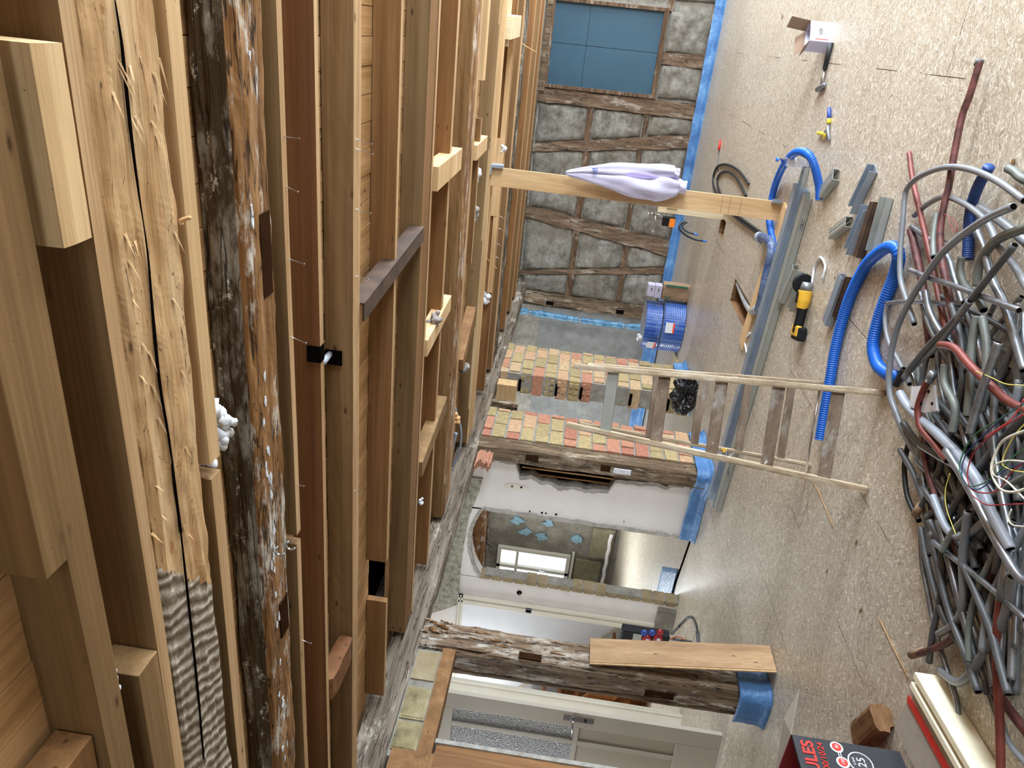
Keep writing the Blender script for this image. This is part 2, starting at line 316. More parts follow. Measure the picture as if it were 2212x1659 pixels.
# ------------------------------------------------------------------ building helpers
COL = sc.collection
def tag(o, label=None, cat=None, group=None, kind=None):
    if label: o['label'] = label
    if cat: o['category'] = cat
    if group: o['group'] = group
    if kind: o['kind'] = kind
    return o
def empty(name, loc, label=None, cat=None, group=None):
    o = bpy.data.objects.new(name, None); o.empty_display_size = .1; COL.objects.link(o); o.location = loc
    return tag(o, label, cat, group)
class MB:
    def __init__(s): s.v = []; s.f = []; s.mi = []; s.mats = []; s.sm = []
    def mat(s, m):
        if m not in s.mats: s.mats.append(m)
        return s.mats.index(m)
    def add(s, vs, fs, m=None, smooth=False):
        k = len(s.v); s.v += [Vector(v) for v in vs]; i = s.mat(m) if m else 0
        for f in fs: s.f.append([k+a for a in f]); s.mi.append(i); s.sm.append(smooth)
        return s
    def obox(s, c, ax, ay, az, m=None, taper=1.0):
        c, ax, ay, az = Vector(c), Vector(ax), Vector(ay), Vector(az)
        vs = []
        for k in (-1, 1):
            q = taper if k > 0 else 1
            for i, j in ((-1, -1), (1, -1), (1, 1), (-1, 1)): vs.append(c+ax*i*q+ay*j*q+az*k)
        return s.add(vs, [(3, 2, 1, 0), (4, 5, 6, 7), (0, 1, 5, 4), (1, 2, 6, 5), (2, 3, 7, 6), (3, 0, 4, 7)], m)
    def box(s, x0, x1, y0, y1, z0, z1, m=None):
        return s.obox(((x0+x1)/2, (y0+y1)/2, (z0+z1)/2), (abs(x1-x0)/2, 0, 0), (0, abs(y1-y0)/2, 0), (0, 0, abs(z1-z0)/2), m)
    def beam(s, p, q, wdt, hgt, up=(0, 0, 1), m=None):
        p, q = Vector(p), Vector(q); d = (q-p); L = d.length; d.normalize(); up = Vector(up)
        sd = d.cross(up).normalized(); u = sd.cross(d).normalized()
        return s.obox((p+q)/2, sd*wdt/2, u*hgt/2, d*L/2, m)
    def prism(s, poly, off, m=None, smooth=False):
        off = Vector(off); n = len(poly); poly = [Vector(p) for p in poly]
        s.add(poly+[p+off for p in poly], [tuple(range(n))[::-1], tuple(range(n, 2*n))]+[(i, (i+1) % n, n+(i+1) % n, n+i) for i in range(n)], m, smooth)
        return s
    def tube(s, pts, r, n=8, m=None, caps=True, flat=1.0):
        pts = [Vector(p) for p in pts]; N = len(pts); rr = r if callable(r) else (lambda t: r)
        t0 = (pts[1]-pts[0]).normalized(); a = Vector((0, 0, 1)) if abs(t0.z) < .9 else Vector((1, 0, 0))
        nrm = (a-t0*a.dot(t0)).normalized(); vs = []; fs = []
        for i, p in enumerate(pts):
            t = (pts[min(i+1, N-1)]-pts[max(i-1, 0)])
            t = t.normalized() if t.length > 1e-9 else t0
            nrm = (nrm-t*nrm.dot(t)); nrm = nrm.normalized() if nrm.length > 1e-6 else t.orthogonal().normalized()
            b = t.cross(nrm); R_ = rr(i/(N-1))
            for k in range(n):
                an = 2*PI*k/n; vs.append(p+nrm*math.cos(an)*R_*flat+b*math.sin(an)*R_)
        for i in range(N-1):
            for k in range(n): fs.append((i*n+k, i*n+(k+1) % n, (i+1)*n+(k+1) % n, (i+1)*n+k))
        if caps: fs += [tuple(range(n))[::-1], tuple(range((N-1)*n, N*n))]
        s.add(vs, fs, m, True); return s
    def lathe(s, c, axis, prof, n=20, m=None):
        c, axis = Vector(c), Vector(axis).normalized(); a = axis.orthogonal().normalized(); b = axis.cross(a); vs = []; fs = []
        for h, r in prof:
            for k in range(n): an = 2*PI*k/n; vs.append(c+axis*h+(a*math.cos(an)+b*math.sin(an))*r)
        for i in range(len(prof)-1):
            for k in range(n): fs.append((i*n+k, i*n+(k+1) % n, (i+1)*n+(k+1) % n, (i+1)*n+k))
        s.add(vs, fs, m, True); s.add(vs[:n], [tuple(range(n))[::-1]], m); s.add(vs[-n:], [tuple(range(n))], m); return s
    def grid(s, nu, nv, fn, m=None, smooth=True):
        vs = [fn(i/nu, j/nv) for j in range(nv+1) for i in range(nu+1)]
        fs = [(j*(nu+1)+i, j*(nu+1)+i+1, (j+1)*(nu+1)+i+1, (j+1)*(nu+1)+i) for j in range(nv) for i in range(nu)]
        return s.add(vs, fs, m, smooth)
    def build(s, name, m=None, parent=None, bevel=0, solid=0, sub=0, origin=None):
        me = bpy.data.meshes.new(name); org = Vector(origin) if origin is not None else Vector((0, 0, 0))
        if parent is not None and origin is None: org = parent_world(parent)
        me.from_pydata([v-org for v in s.v], [], s.f)
        ms = s.mats if s.mats else [m]
        if s.mats and m and None: pass
        for x in ms: me.materials.append(M[x] if isinstance(x, str) else x)
        if len(ms) > 1:
            for p, i in zip(me.polygons, s.mi): p.material_index = i
        for p, q in zip(me.polygons, s.sm): p.use_smooth = q
        bm = bmesh.new(); bm.from_mesh(me); bmesh.ops.recalc_face_normals(bm, faces=bm.faces); bm.to_mesh(me); bm.free()
        o = bpy.data.objects.new(name, me); COL.objects.link(o)
        if parent is not None: o.parent = parent
        if not (parent is not None and origin is None): o.location = org
        if solid: md = o.modifiers.new('thickness', 'SOLIDIFY'); md.thickness = solid; md.offset = 0
        if bevel: md = o.modifiers.new('bevel', 'BEVEL'); md.width = bevel; md.segments = 2; md.limit_method = 'ANGLE'; md.angle_limit = .7
        if sub: md = o.modifiers.new('smooth', 'SUBSURF'); md.levels = sub; md.render_levels = sub
        return o
def parent_world(p):
    v = Vector((0, 0, 0))
    while p is not None: v += p.location; p = p.parent
    return v
def spline(pts, per=10):
    pts = [Vector(p) for p in pts]; out = []; n = len(pts)
    for i in range(n-1):
        p0, p1, p2, p3 = pts[max(i-1, 0)], pts[i], pts[i+1], pts[min(i+2, n-1)]
        for k in range(per):
            t = k/per; out.append(.5*((2*p1)+(p2-p0)*t+(2*p0-5*p1+4*p2-p3)*t*t+(3*p1-p0-3*p2+p3)*t**3))
    out.append(pts[-1]); return out
def nz(v, s=1.0): return noise.noise(Vector(v)*s)
def rbeam(mb, p, q, wdt, hgt, up, m=None, amp=.008, seg=.05, k=4, fq=3.0, seed=0, chunk=0, notch=(), fine=0):
    """rough timber: a box between p and q with an uneven, axe-hewn skin (chunk = torn arrises, notch = mortices (t0,t1,side))"""
    p, q = Vector(p), Vector(q); d = q-p; L = d.length; d.normalize(); up = Vector(up)
    sd = d.cross(up).normalized(); u = sd.cross(d).normalized(); N = max(2, int(L/seg)); ring = []
    for a, b in (((-1, -1), (1, -1)), ((1, -1), (1, 1)), ((1, 1), (-1, 1)), ((-1, 1), (-1, -1))):
        for i in range(k): ring.append((a[0]+(b[0]-a[0])*i/k, a[1]+(b[1]-a[1])*i/k))
    n = len(ring); vs = []; fs = []
    for i in range(N+1):
        t = i/N; c = p+d*L*t
        for j, (x, y) in enumerate(ring):
            corner = (j % k == 0)
            o = nz((t*L*fq+seed*7, x*2, y*2+seed)); o2 = nz((t*L*fq*5+seed, x*5, y*5))
            e = amp*(o+.5*o2)
            if fine: e += fine*(nz((t*L*2.5+seed, x*11, y*11))+.6*nz((t*L*9, x*23, y*23+seed)))
            if corner: e -= amp*.8
            if chunk:
                cn = nz((t*L*2.2+seed*3, j*.37, 0))
                if cn > .12 and (corner or j % k in (1, k-1)): e -= chunk*min(1, (cn-.12)*5)*(1 if corner else .4)
            vs.append(c+sd*x*(wdt/2+e*(1 if abs(x) > .5 else 0))+u*y*(hgt/2+e*(1 if abs(y) > .5 else 0)))
    for i in range(N):
        for j in range(n): fs.append((i*n+j, i*n+(j+1) % n, (i+1)*n+(j+1) % n, (i+1)*n+j))
    fs += [tuple(range(n))[::-1], tuple(range(N*n, N*n+n))]
    mb.add(vs, fs, m, False)
def tuft(mb, c, r, seed, m=None, n=9, stretch=(1, 1, 1)):
    rg = R(seed); c = Vector(c)
    for k in range(n):
        d = Vector((rg.uniform(-1, 1)*stretch[0], rg.uniform(-1, 1)*stretch[1], rg.uniform(-1, 1)*stretch[2]))*r*.7; rr = r*rg.uniform(.3, .6)
        bm = bmesh.new(); bmesh.ops.create_icosphere(bm, subdivisions=2, radius=rr)
        vs = [v.co.copy() for v in bm.verts]; fs = [[v.index for v in f.verts] for f in bm.faces]; bm.free()
        vs = [c+d+v*(1+.55*nz(v*(2.2/rr)+Vector((seed, k, 0)))) for v in vs]
        mb.add(vs, fs, m, True)
def struct(mb, name, m=None, parent=None, **kw):
    o = mb.build(name, m, parent, **kw); o['kind'] = 'structure'; return o
def text(body, name, m, parent, loc, rx, ry, size, extrude=.0008, align='CENTER', bold=0):
    cu = bpy.data.curves.new(name, 'FONT'); cu.body = body; cu.size = size; cu.extrude = extrude; cu.align_x = align; cu.align_y = 'CENTER'; cu.offset = bold
    tmp = bpy.data.objects.new(name, cu); COL.objects.link(tmp); bpy.context.view_layer.update()
    me = bpy.data.meshes.new_from_object(tmp.evaluated_get(bpy.context.evaluated_depsgraph_get())); bpy.data.objects.remove(tmp, do_unlink=True)
    me.materials.clear(); me.materials.append(M[m]); rx, ry = Vector(rx).normalized(), Vector(ry).normalized(); rz = rx.cross(ry)
    mat = Matrix(((rx.x, ry.x, rz.x), (rx.y, ry.y, rz.y), (rx.z, ry.z, rz.z))).to_4x4(); me.transform(mat)
    o = bpy.data.objects.new(name, me); COL.objects.link(o); o.parent = parent
    o.location = Vector(loc)-(parent_world(parent) if parent else Vector((0, 0, 0))); return o

# ------------------------------------------------------------------ the setting
XL, YB, ZJ, ZD = -3.5, 11.09, 2.27, 2.375
# floor with two sawn openings
h1 = (-2.12, -1.90, 5.90, 6.86)          # trench for the lagged pipe
h2 = (-1.78, -1.60, 7.86, 8.16)          # cut-out under the upright board
xs = sorted({-11.0, 3.3, h1[0], h1[1], h2[0], h2[1]}); ys = sorted({-2.4, 11.3, h1[2], h1[3], h2[2], h2[3]})
fl = MB()
for i in range(len(xs)-1):
    for j in range(len(ys)-1):
        cx, cy = (xs[i]+xs[i+1])/2, (ys[j]+ys[j+1])/2
        if any(h[0] < cx < h[1] and h[2] < cy < h[3] for h in (h1, h2)): continue
        fl.add([(xs[i], ys[j], 0), (xs[i+1], ys[j], 0), (xs[i+1], ys[j+1], 0), (xs[i], ys[j+1], 0)], [(0, 1, 2, 3)])
fl = struct(fl, 'floor', 'osb')
hb = MB()
for h in (h1, h2):
    x0, x1, y0, y1 = h; z = -.16
    hb.add([(x0, y0, 0), (x1, y0, 0), (x1, y1, 0), (x0, y1, 0), (x0, y0, z), (x1, y0, z), (x1, y1, z), (x0, y1, z)], [(0, 1, 5, 4), (1, 2, 6, 5), (2, 3, 7, 6), (3, 0, 4, 7), (4, 5, 6, 7)])
hb.build('floor_opening', 'offcut', fl)
# ceiling boarding above the joists: boards run towards the back wall
b = MB(); rg = R(5); x = -3.70
while x < 3.3:
    wd = .098; e = rg.uniform(0, .003)
    for ya, yb in ((-2.4, 2.97), (3.40, 5.07), (5.78, 11.3)): b.box(x, x+wd-.0025, ya, yb, ZD+e, ZD+.022)
    x += wd
struct(b, 'ceiling', 'deckx')
b = MB(); b.box(-11, 3.3, -2.4, 11.3, 2.66, 2.68); struct(b, 'ceiling', 'white')
b = MB(); b.box(-3.68, 3.3, -2.4, 11.3, 2.60, 2.62); struct(b, 'ceiling', 'darkvoid')  # black sheet added above the boards so the open bays read dark
b = MB(); b.box(-3.72, -3.68, -2.4, 11.3, 2.36, 2.66); struct(b, 'trim_6', 'oldgrey')
# right wall with window openings, rear wall
b = MB(); ops = (1.3, 4.3, 7.4, 9.9); y = -2.4
for oy in ops:
    b.box(3.1, 3.3, y, oy-.72, 0, ZD); b.box(3.1, 3.3, oy-.72, oy+.72, 0, .58); b.box(3.1, 3.3, oy-.72, oy+.72, 2.02, ZD); y = oy+.72
b.box(3.1, 3.3, y, 11.3, 0, ZD)
struct(b, 'wall_right', 'blockwall')
for k, oy in enumerate(ops):
    b = MB(); x0, x1 = 3.13, 3.19
    for ya, yb in ((oy-.72, oy-.66), (oy+.66, oy+.72), (oy-.03, oy+.03)): b.box(x0, x1, ya, yb, .58, 2.02)
    for za, zb in ((.58, .64), (1.96, 2.02)):
        b.box(x0, x1, oy-.66, oy-.03, za, zb); b.box(x0, x1, oy+.03, oy+.66, za, zb)
    wo = struct(b, 'window_%d' % (k+3), 'cream'); b = MB(); b.box(3.155, 3.16, oy-.66, oy+.66, .64, 1.96); b.build('window_pane', 'pane', wo)
b = MB(); b.box(-3.5, 3.3, -2.6, -2.4, 0, ZD); struct(b, 'wall_front', 'blockwall')
b = MB(); b.box(-3.7, -3.5, -2.4, 2.52, 0, ZD); struct(b, 'wall_left_near', 'blockwall')
b = MB(); b.box(-11.2, -11, -2.4, 11.3, 0, 2.66); b.box(-11, -3.7, -2.6, -2.4, 0, 2.66); struct(b, 'wall_outer_left', 'white')

# ---- back wall: plastered stone infill between old studs, rails and braces
b = MB()
def infill(x0, x1, z0, z1, seed, yoff=0, m=None):
    nx, nzv = max(4, int((x1-x0)/.045)), max(4, int((z1-z0)/.045))
    def fn(u, v):
        x = x0+(x1-x0)*u; z = z0+(z1-z0)*v
        e = min(u*(x1-x0), (1-u)*(x1-x0), v*(z1-z0), (1-v)*(z1-z0))
        rim = min(1, e/.05)
        return Vector((x+.012*nz((x*3, z*3, seed))*(1 if rim < 1 else 0), YB-.005+yoff-.03*rim**.6-.022*nz((x*5, z*5, seed))-.008*nz((x*16, z*16, seed)), z))
    b.grid(nx, nzv, fn, m)
b.box(-3.95, 3.3, YB+.03, YB+.21, 0, 2.6)
wins = (-.66, .40, .68, 2.25)
cells = []
def zcol(t, bot, z): return t+(bot-t)*(2.33-z)/2.25
# columns: (x at top, x at bottom) edges between members
colsX = [(-3.66, -3.72, -3.42, -3.12, (1.51, .73)), (-3.36, -3.05, -2.50, -2.86, (1.51, .74)), (-2.34, -2.64, -1.57, -1.28, (1.52, .77)), (-1.46, -1.10, -.90, -.90, (1.54, .75))]
for lt, lb, rt, rb, rails in colsX:
    zz = [0.12]+[r for r in rails[::-1]]+[2.33]
    for k in range(3):
        za_, zb_ = zz[k]+(.05 if k else 0), zz[k+1]-.05
        nx, nv = 16, 16; sd_ = lt*3+k
        def fn(u, v, za_=za_, zb_=zb_, lt=lt, lb=lb, rt=rt, rb=rb, sd_=sd_):
            z = za_+(zb_-za_)*v; f_ = (2.33-z)/2.25; xl = lt+(lb-lt)*f_; xr = rt+(rb-rt)*f_; x = xl+(xr-xl)*u
            e = min(u*(xr-xl), (1-u)*(xr-xl), v*(zb_-za_), (1-v)*(zb_-za_)); rim = min(1, e/.06)
            jt = .02*nz((x*4+9, z*4, sd_))*(1-rim)
            return Vector((x+jt, YB+.02-.045*rim**.5-.02*nz((x*4, z*4, sd_))-.008*nz((x*15, z*15, sd_)), z+jt))
        b.grid(nx, nv, fn, 'stone')
infill(-.66, -.26, .12, .66, 1, 0, 'stone'); infill(-.08, .4, .12, .66, 2, 0, 'stone'); infill(.55, 3.1, .12, 2.3, 3, 0, 'stone')
b.mats = ['mortar' if x is None else x for x in b.mats] or ['mortar']
if 'mortar' not in b.mats: b.mats.append('mortar')
b.mi = [b.mats.index('mortar')]*6 + b.mi[6:]
wall_back = struct(b, 'wall_back')
def stud(name, x0t, x1t, x0b, x1b, z0, z1, seed, mt='stud', y=YB, th=.05):
    b = MB(); N = max(6, int((z1-z0)/.07)); vs = []; fs = []
    for i in range(N+1):
        t = i/N; z = z0+(z1-z0)*t
        for j, u in enumerate((0, 0, .33, .66, 1, 1)):
            x = (x0b+(x0t-x0b)*t)*(1-u)+(x1b+(x1t-x1b)*t)*u
            dd = 0 if j in (0, 5) else th
            e = .022*nz((z*3, u*3, seed)); vs.append((x+e+(.016*nz((z*9, u, seed+4))), y+.03-dd-.012*nz((z*6, u*5, seed)), z))
    for i in range(N):
        for j in range(5): fs.append((i*6+j, i*6+j+1, (i+1)*6+j+1, (i+1)*6+j))
    b.add(vs, fs); o = b.build(name, mt, wall_back); return o
def rail(name, x0, x1, z0, z1, seed, mt='rail', th=.045):
    b = MB(); N = max(4, int((x1-x0)/.07)); vs = []; fs = []
    for i in range(N+1):
        x = x0+(x1-x0)*i/N
        for j, u in enumerate((0, 0, .5, 1, 1)):
            e = .01*nz((x*4, u*3, seed)); vs.append((x, YB+.03-(0 if j in (0, 4) else th)-.008*nz((x*6, u*5, seed)), z0+(z1-z0)*u+e))
    for i in range(N):
        for j in range(4): fs.append((i*5+j, i*5+j+1, (i+1)*5+j+1, (i+1)*5+j))
    b.add(vs, fs); return b.build(name, mt, wall_back)
stud('stud', -.88, -.70, -.90, -.70, .08, 2.36, 1, th=.06)
stud('stud', -3.43, -3.37, -3.13, -3.03, .08, 2.34, 2)
stud('brace', -1.58, -1.46, -1.29, -1.10, .07, 2.34, 3)
stud('brace', -2.52, -2.34, -2.86, -2.64, .08, 2.34, 4, th=.06)
stud('short_stud', -.25, -.10, -.26, -.08, .1, .68, 5)
stud('corner_post', -3.84, -3.66, -3.90, -3.69, 0, 2.25, 6, 'postdark', th=.09)
for x0, x1, za_, zb_, sd_ in ((-1.50, -.88, 1.50, 1.59, 1), (-1.24, -.88, .72, .79, 2), (-2.48, -1.50, 1.47, 1.57, 3), (-2.62, -1.36, .74, .81, 4),
                              (-3.24, -2.42, 1.47, 1.56, 5), (-3.12, -2.62, .70, .79, 6), (-3.68, -3.24, 1.46, 1.56, 7), (-3.70, -3.12, .69, .77, 8)):
    rail('rail', x0, x1, za_, zb_, sd_)
rail('header', -.74, .46, 2.22, 2.36, 9, 'postdark', .10); rail('sill_timber', -3.9, 3.1, .02, .13, 11, 'rail', .06); rail('sill_rail', .4, 3.1, .64, .72, 12)
b = MB()
for z in (1.72, .62):
    b.box(-3.84, -3.78, YB-.075, YB-.068, z, z+.12)
b.build('mortice', 'darkvoid', wall_back)
# boarded window
b = MB(); b.box(-.655, .395, YB-.012, YB-.002, .75, 2.21); win = struct(b, 'window_1', 'teal')
b = MB()
b.box(-.69, -.645, YB-.06, YB+.02, .69, 2.25); b.box(.385, .43, YB-.06, YB+.02, .69, 2.25)
b.box(-.645, .385, YB-.06, YB+.02, .69, .755); b.box(-.645, .385, YB-.06, YB+.02, 2.195, 2.25)
b.build('window_frame', 'rail', win, bevel=.003)
b = MB(); b.box(-.12, -.116, YB-.0135, YB-.012, .76, 2.19); b.box(-.64, .38, YB-.0135, YB-.012, 1.72, 1.724); b.build('panel_joint', 'darkvoid', win)
# ---- masonry beyond the old left wall (same line as the back wall)
b = MB(); W0, W1_, WZ0, WZ1 = -9.52, -8.70, .84, 2.16
def gwall(x0, x1, z0, z1, m, sd_):
    nx, nv = max(2, int((x1-x0)/.08)), max(2, int((z1-z0)/.08))
    b.grid(nx, nv, lambda u, v: Vector((x0+(x1-x0)*u, YB+.02-.012*nz(((x0+(x1-x0)*u)*6, (z0+(z1-z0)*v)*6, sd_))-.02*nz(((x0+(x1-x0)*u)*1.4, (z0+(z1-z0)*v)*1.4, sd_)), z0+(z1-z0)*v)), m)
gwall(-7.4, -3.9, 0, 1.90, 'greywall', 1); gwall(-7.4, -3.9, 1.90, 2.66, 'mortar', 2)
gwall(-8.64, -7.4, 0, 2.66, 'blockwall', 3); gwall(-11, -9.58, 0, 2.66, 'blockwall', 4)
gwall(-9.58, -8.64, 0, .80, 'blockwall', 5); gwall(-9.58, -8.64, 2.2, 2.66, 'blockwall', 6)
b.box(-8.68, -3.95, YB+.05, YB+.2, 0, 2.66, 'blockwall'); b.box(-11, -9.56, YB+.05, YB+.2, 0, 2.66, 'blockwall'); b.box(-9.56, -8.68, YB+.05, YB+.2, 0, .82, 'blockwall'); b.box(-9.56, -8.68, YB+.05, YB+.2, 2.18, 2.66, 'blockwall')
struct(b, 'wall_back_side_rooms')
b = MB(); x0, x1, z0, z1 = -9.56, -8.66, .82, 2.18
for a_, c_ in ((x0, x0+.07), (x1-.07, x1), (-9.13, -9.06)): b.box(a_, c_, YB-.03, YB+.04, z0, z1)
for a_, c_ in ((z0, z0+.07), (z1-.07, z1)): b.box(x0+.07, x1-.07, YB-.03, YB+.04, a_, c_)
b.box(-9.06, x1-.07, YB-.02, YB+.03, 1.78, 1.83); b.box(x0+.07, -9.13, YB-.02, YB+.03, 1.78, 1.83)
w2 = struct(b, 'window_2', 'cream', bevel=.004)
b = MB(); b.box(x0+.07, x1-.07, YB+.002, YB+.006, z0+.07, z1-.07); b.build('window_pane', 'pane', w2)
b = MB(); b.lathe((-9.08, YB-.03, 1.35), (0, -1, 0), [(0, .02), (.02, .012), (.03, .012)], 10); b.box(-9.09, -9.07, YB-.075, YB-.06, 1.26, 1.36); b.build('window_handle', 'chrome', w2)
b = MB(); b.box(-9.66, -8.56, YB-.10, YB+.0, .76, .80); b.build('window_sill', 'cream', w2)
# blue paint remains and block joints on the stripped masonry
b = MB(); rg = R(3)
for k in range(6):
    cx, cz = rg.uniform(-8.5, -7.7), rg.uniform(.7, 2.0); n = 11
    ps = [(cx+math.cos(2*PI*i/n)*.09*rg.uniform(.4, 1.2), YB-.035, cz+math.sin(2*PI*i/n)*.12*rg.uniform(.4, 1.2)) for i in range(n)]
    b.prism(ps, (0, .03, 0))
struct(b, 'trim_1', 'paintblue')
b = MB(); b.box(-8.6, -7.95, YB-.045, YB, .10, .5); b.box(-9.5, -8.7, YB-.045, YB, .25, .72); struct(b, 'trim_2', 'khaki')

# ---- cross wall with the broken archway and a cased doorway (plane Y = 6.02)
YW = 6.02
arch = []
for i in range(25):
    t = i/24; x = -5.15+(-4.29+5.15)*t; z = 2.02+.13*math.sin(PI*t)**.8+.05*t
    arch.append((x+.012*nz((i*.9, 0, 0)), z+.012*nz((i*.8, 3, 0))))
b = MB()
def strip2(a, c, m='white', y=YW, th=.14):
    """wall between two curves a (lower) and c (upper), both lists of (x,z)"""
    n = len(a); vs = [(p[0], y, p[1]) for p in a]+[(p[0], y, p[1]) for p in c]+[(p[0], y+th, p[1]) for p in a]+[(p[0], y+th, p[1]) for p in c]; fs = []
    for i in range(n-1):
        fs += [(i, i+1, n+i+1, n+i), (2*n+i+1, 2*n+i, 3*n+i, 3*n+i+1), (i+1, i, 2*n+i, 2*n+i+1), (n+i, n+i+1, 3*n+i+1, 3*n+i)]
    fs += [(0, n, 3*n, 2*n), (n-1, 2*n-1, 4*n-1, 3*n-1)]
    b.add(vs, fs, m)
strip2(arch, [(p[0], 2.66) for p in arch])
# right pier, its right edge broken away in a ragged line
zs = [i*.0475*1.12 for i in range(0, 51)]
rgt = []
for z in zs:
    base = -3.70 if z > 1.78 else -3.86 if z > 1.55 else -3.88+.06*nz((z*2, 5, 1))
    if z < .9: base = -3.74+.05*nz((z*3, 1, 1))
    if z < .35: base = -3.70
    rgt.append(base+.035*nz((z*7, 0, 2))+.02*nz((z*19, 0, 5)))
lft = [-4.30+.012*nz((z*6, 2, 2)) for z in zs]
vs = []; fs = []
for i, z in enumerate(zs):
    for x in (lft[i], rgt[i]):
        vs += [(x, YW, z), (x, YW+.14, z)]
for i in range(len(zs)-1):
    k = i*4; fs += [(k, k+2, k+6, k+4), (k+1, k+5, k+7, k+3), (k, k+4, k+5, k+1), (k+2, k+3, k+7, k+6)]
b.add(vs, fs, 'white')
b.box(-5.40, -5.145, YW, YW+.14, 0, 2.66, 'white')
b.box(-6.8, -5.40, YW, YW+.14, 2.26, 2.66, 'white'); b.box(-7.8, -6.8, YW, YW+.14, 0, 2.66, 'white')
cw = struct(b, 'wall_cross')
# exposed brick jamb left of the arch and the rough rim round the opening
b = MB(); rg = R(8); z = .02
while z < 1.98:
    e = rg.uniform(0, .03); b.box(-5.15, -5.09-e, YW-.004-rg.uniform(0, .008), YW+.13, z, z+.105, 'brickjamb'); z += .12
b.box(-5.155, -5.10, YW+.002, YW+.125, 0, 2.0, 'mortar')
b.build('brick_jamb', None, cw)
b = MB()
for i in range(len(arch)-1):
    p, q = arch[i], arch[i+1]; hh = .03+.015*nz((i*.7, 1, 7))
    b.prism([(p[0], YW-.008, p[1]-.004), (q[0], YW-.008, q[1]-.004), (q[0], YW-.008, q[1]+hh), (p[0], YW-.008, p[1]+hh)], (0, .03, 0))
for i in range(len(zs)-2):
    if zs[i] > 2.03: break
    ww = .035+.02*nz((i*.6, 4, 7)); b.prism([(lft[i]-.004, YW-.008, zs[i]), (lft[i]+ww, YW-.008, zs[i]), (lft[i+1]+ww, YW-.008, zs[i+1]), (lft[i+1]-.004, YW-.008, zs[i+1])], (0, .14, 0))
for i in range(len(zs)-1):
    ww = .03+.025*nz((i*.5, 9, 7)); b.prism([(rgt[i]-ww, YW-.005, zs[i]), (rgt[i]+.012, YW-.005, zs[i]), (rgt[i+1]+.012, YW-.005, zs[i+1]), (rgt[i+1]-ww, YW-.005, zs[i+1])], (0, .145, 0))
b.box(-4.30, -3.70, YW-.006, YW+.1, 0, .13)
b.build('broken_plaster_edge', 'edgeplaster', cw)
b = MB(); b.box(-3.95, -3.60, YW+.10, YW+.13, .2, 2.2, 'darkvoid')
for k, xx in enumerate((-3.72, -3.78, -3.84)): rbeam(b, (xx, YW+.07, .25), (xx-.01, YW+.07, 1.75), .018, .012, (0, 1, 0), 'bark', .003, .08, 1)
b.build('lath_cavity', None, cw)
# scratched undercoat left on the wall above the arch and doorway
pc = [onY(x, y, YW-.018) for x, y in ((1043, 1035), (1036, 1060), (1015, 1110), (1006, 1155), (998, 1200), (994, 1240), (990, 1307), (955, 1318), (932, 1324), (912, 1332))]
pc.sort(key=lambda p: p.x); b = MB(); n = 60; top = []; bot = []; x0, x1 = pc[0].x, pc[-1].x
for i in range(n+1):
    x = x0+(x1-x0)*i/n; k = 0
    while k < len(pc)-2 and pc[k+1].x < x: k += 1
    t = (x-pc[k].x)/max(1e-5, pc[k+1].x-pc[k].x); zb = pc[k].z+(pc[k+1].z-pc[k].z)*min(1, max(0, t))+.012*nz((i*.5, 0, 0))
    top.append((x, 2.655)); bot.append((x, min(zb, 2.65)))
strip2(bot, top, 'undercoat', YW-.018, .016); b.build('undercoat_patch', None, cw)
# door casing
b = MB()
for dx, th in ((0, .03), (.035, .022), (.06, .03), (.09, .018)): b.box(-5.40-dx-.03, -5.40-dx, YW-th, YW, .12, 2.26)
b.box(-5.50, -5.53, YW-.01, YW+.15, .12, 2.26)
for dz, th in ((0, .03), (.035, .022), (.06, .03)): b.box(-6.8, -5.40, YW-th, YW, 2.20+dz*.5, 2.22+dz*.5)
d1 = struct(b, 'door_2', 'cream', bevel=.002)
b = MB(); rbeam(b, (-5.35, YW+.05, 0), (-5.35, YW+.05, .19), .32, .2, (0, 1, 0), None, .015, .05, 4, seed=4); b.build('pier_foot', 'blockwall', cw)
b = MB(); b.box(-5.50, -5.44, YW-.03, YW, 1.47, 1.53, 'greytext'); b.lathe((-5.27, YW-.002, 1.62), (0, -1, 0), [(0, .028), (.004, .028)], 14, 'darkvoid')
b.tube(spline([(-5.27, YW-.01, 1.62), (-5.29, YW-.05, 1.56), (-5.33, YW-.03, 1.48), (-5.35, YW-.04, 1.44)], 6), .002, 5, 'wirew'); b.build('switch_box_hole', None, cw)
# filled chase and holes in the white plaster
b = MB(); b.prism([(-3.98+.12*math.cos(a)*.25+(.0), YW-.003, 1.78+.12*math.sin(a)) for a in [2*PI*i/16 for i in range(16)]], (0, .004, 0), 'cream')
for x, z, r in ((-3.98, 1.82, .010), (-3.975, 1.73, .012), (-4.24, 1.62, .009), (-4.235, 1.50, .012), (-4.235, 1.46, .01), (-4.23, 1.36, .012), (-4.2, .7, .006)):
    b.lathe((x, YW-.0045, z), (0, -1, 0), [(0, r), (.003, r*.8)], 7, 'darkvoid')
b.build('plaster_filling', None, cw)
b = MB(); b.tube([(-9.5+1.5*i/60, YB-.09, .17+.006*math.sin(i*.5)) for i in range(61)], lambda t: .032+.004*(int(t*60) % 2), 10); cp = b.build('corrugated_pipe', 'white'); tag(cp, 'whitish ribbed pipe low on the far wall seen through the archway', 'pipe')
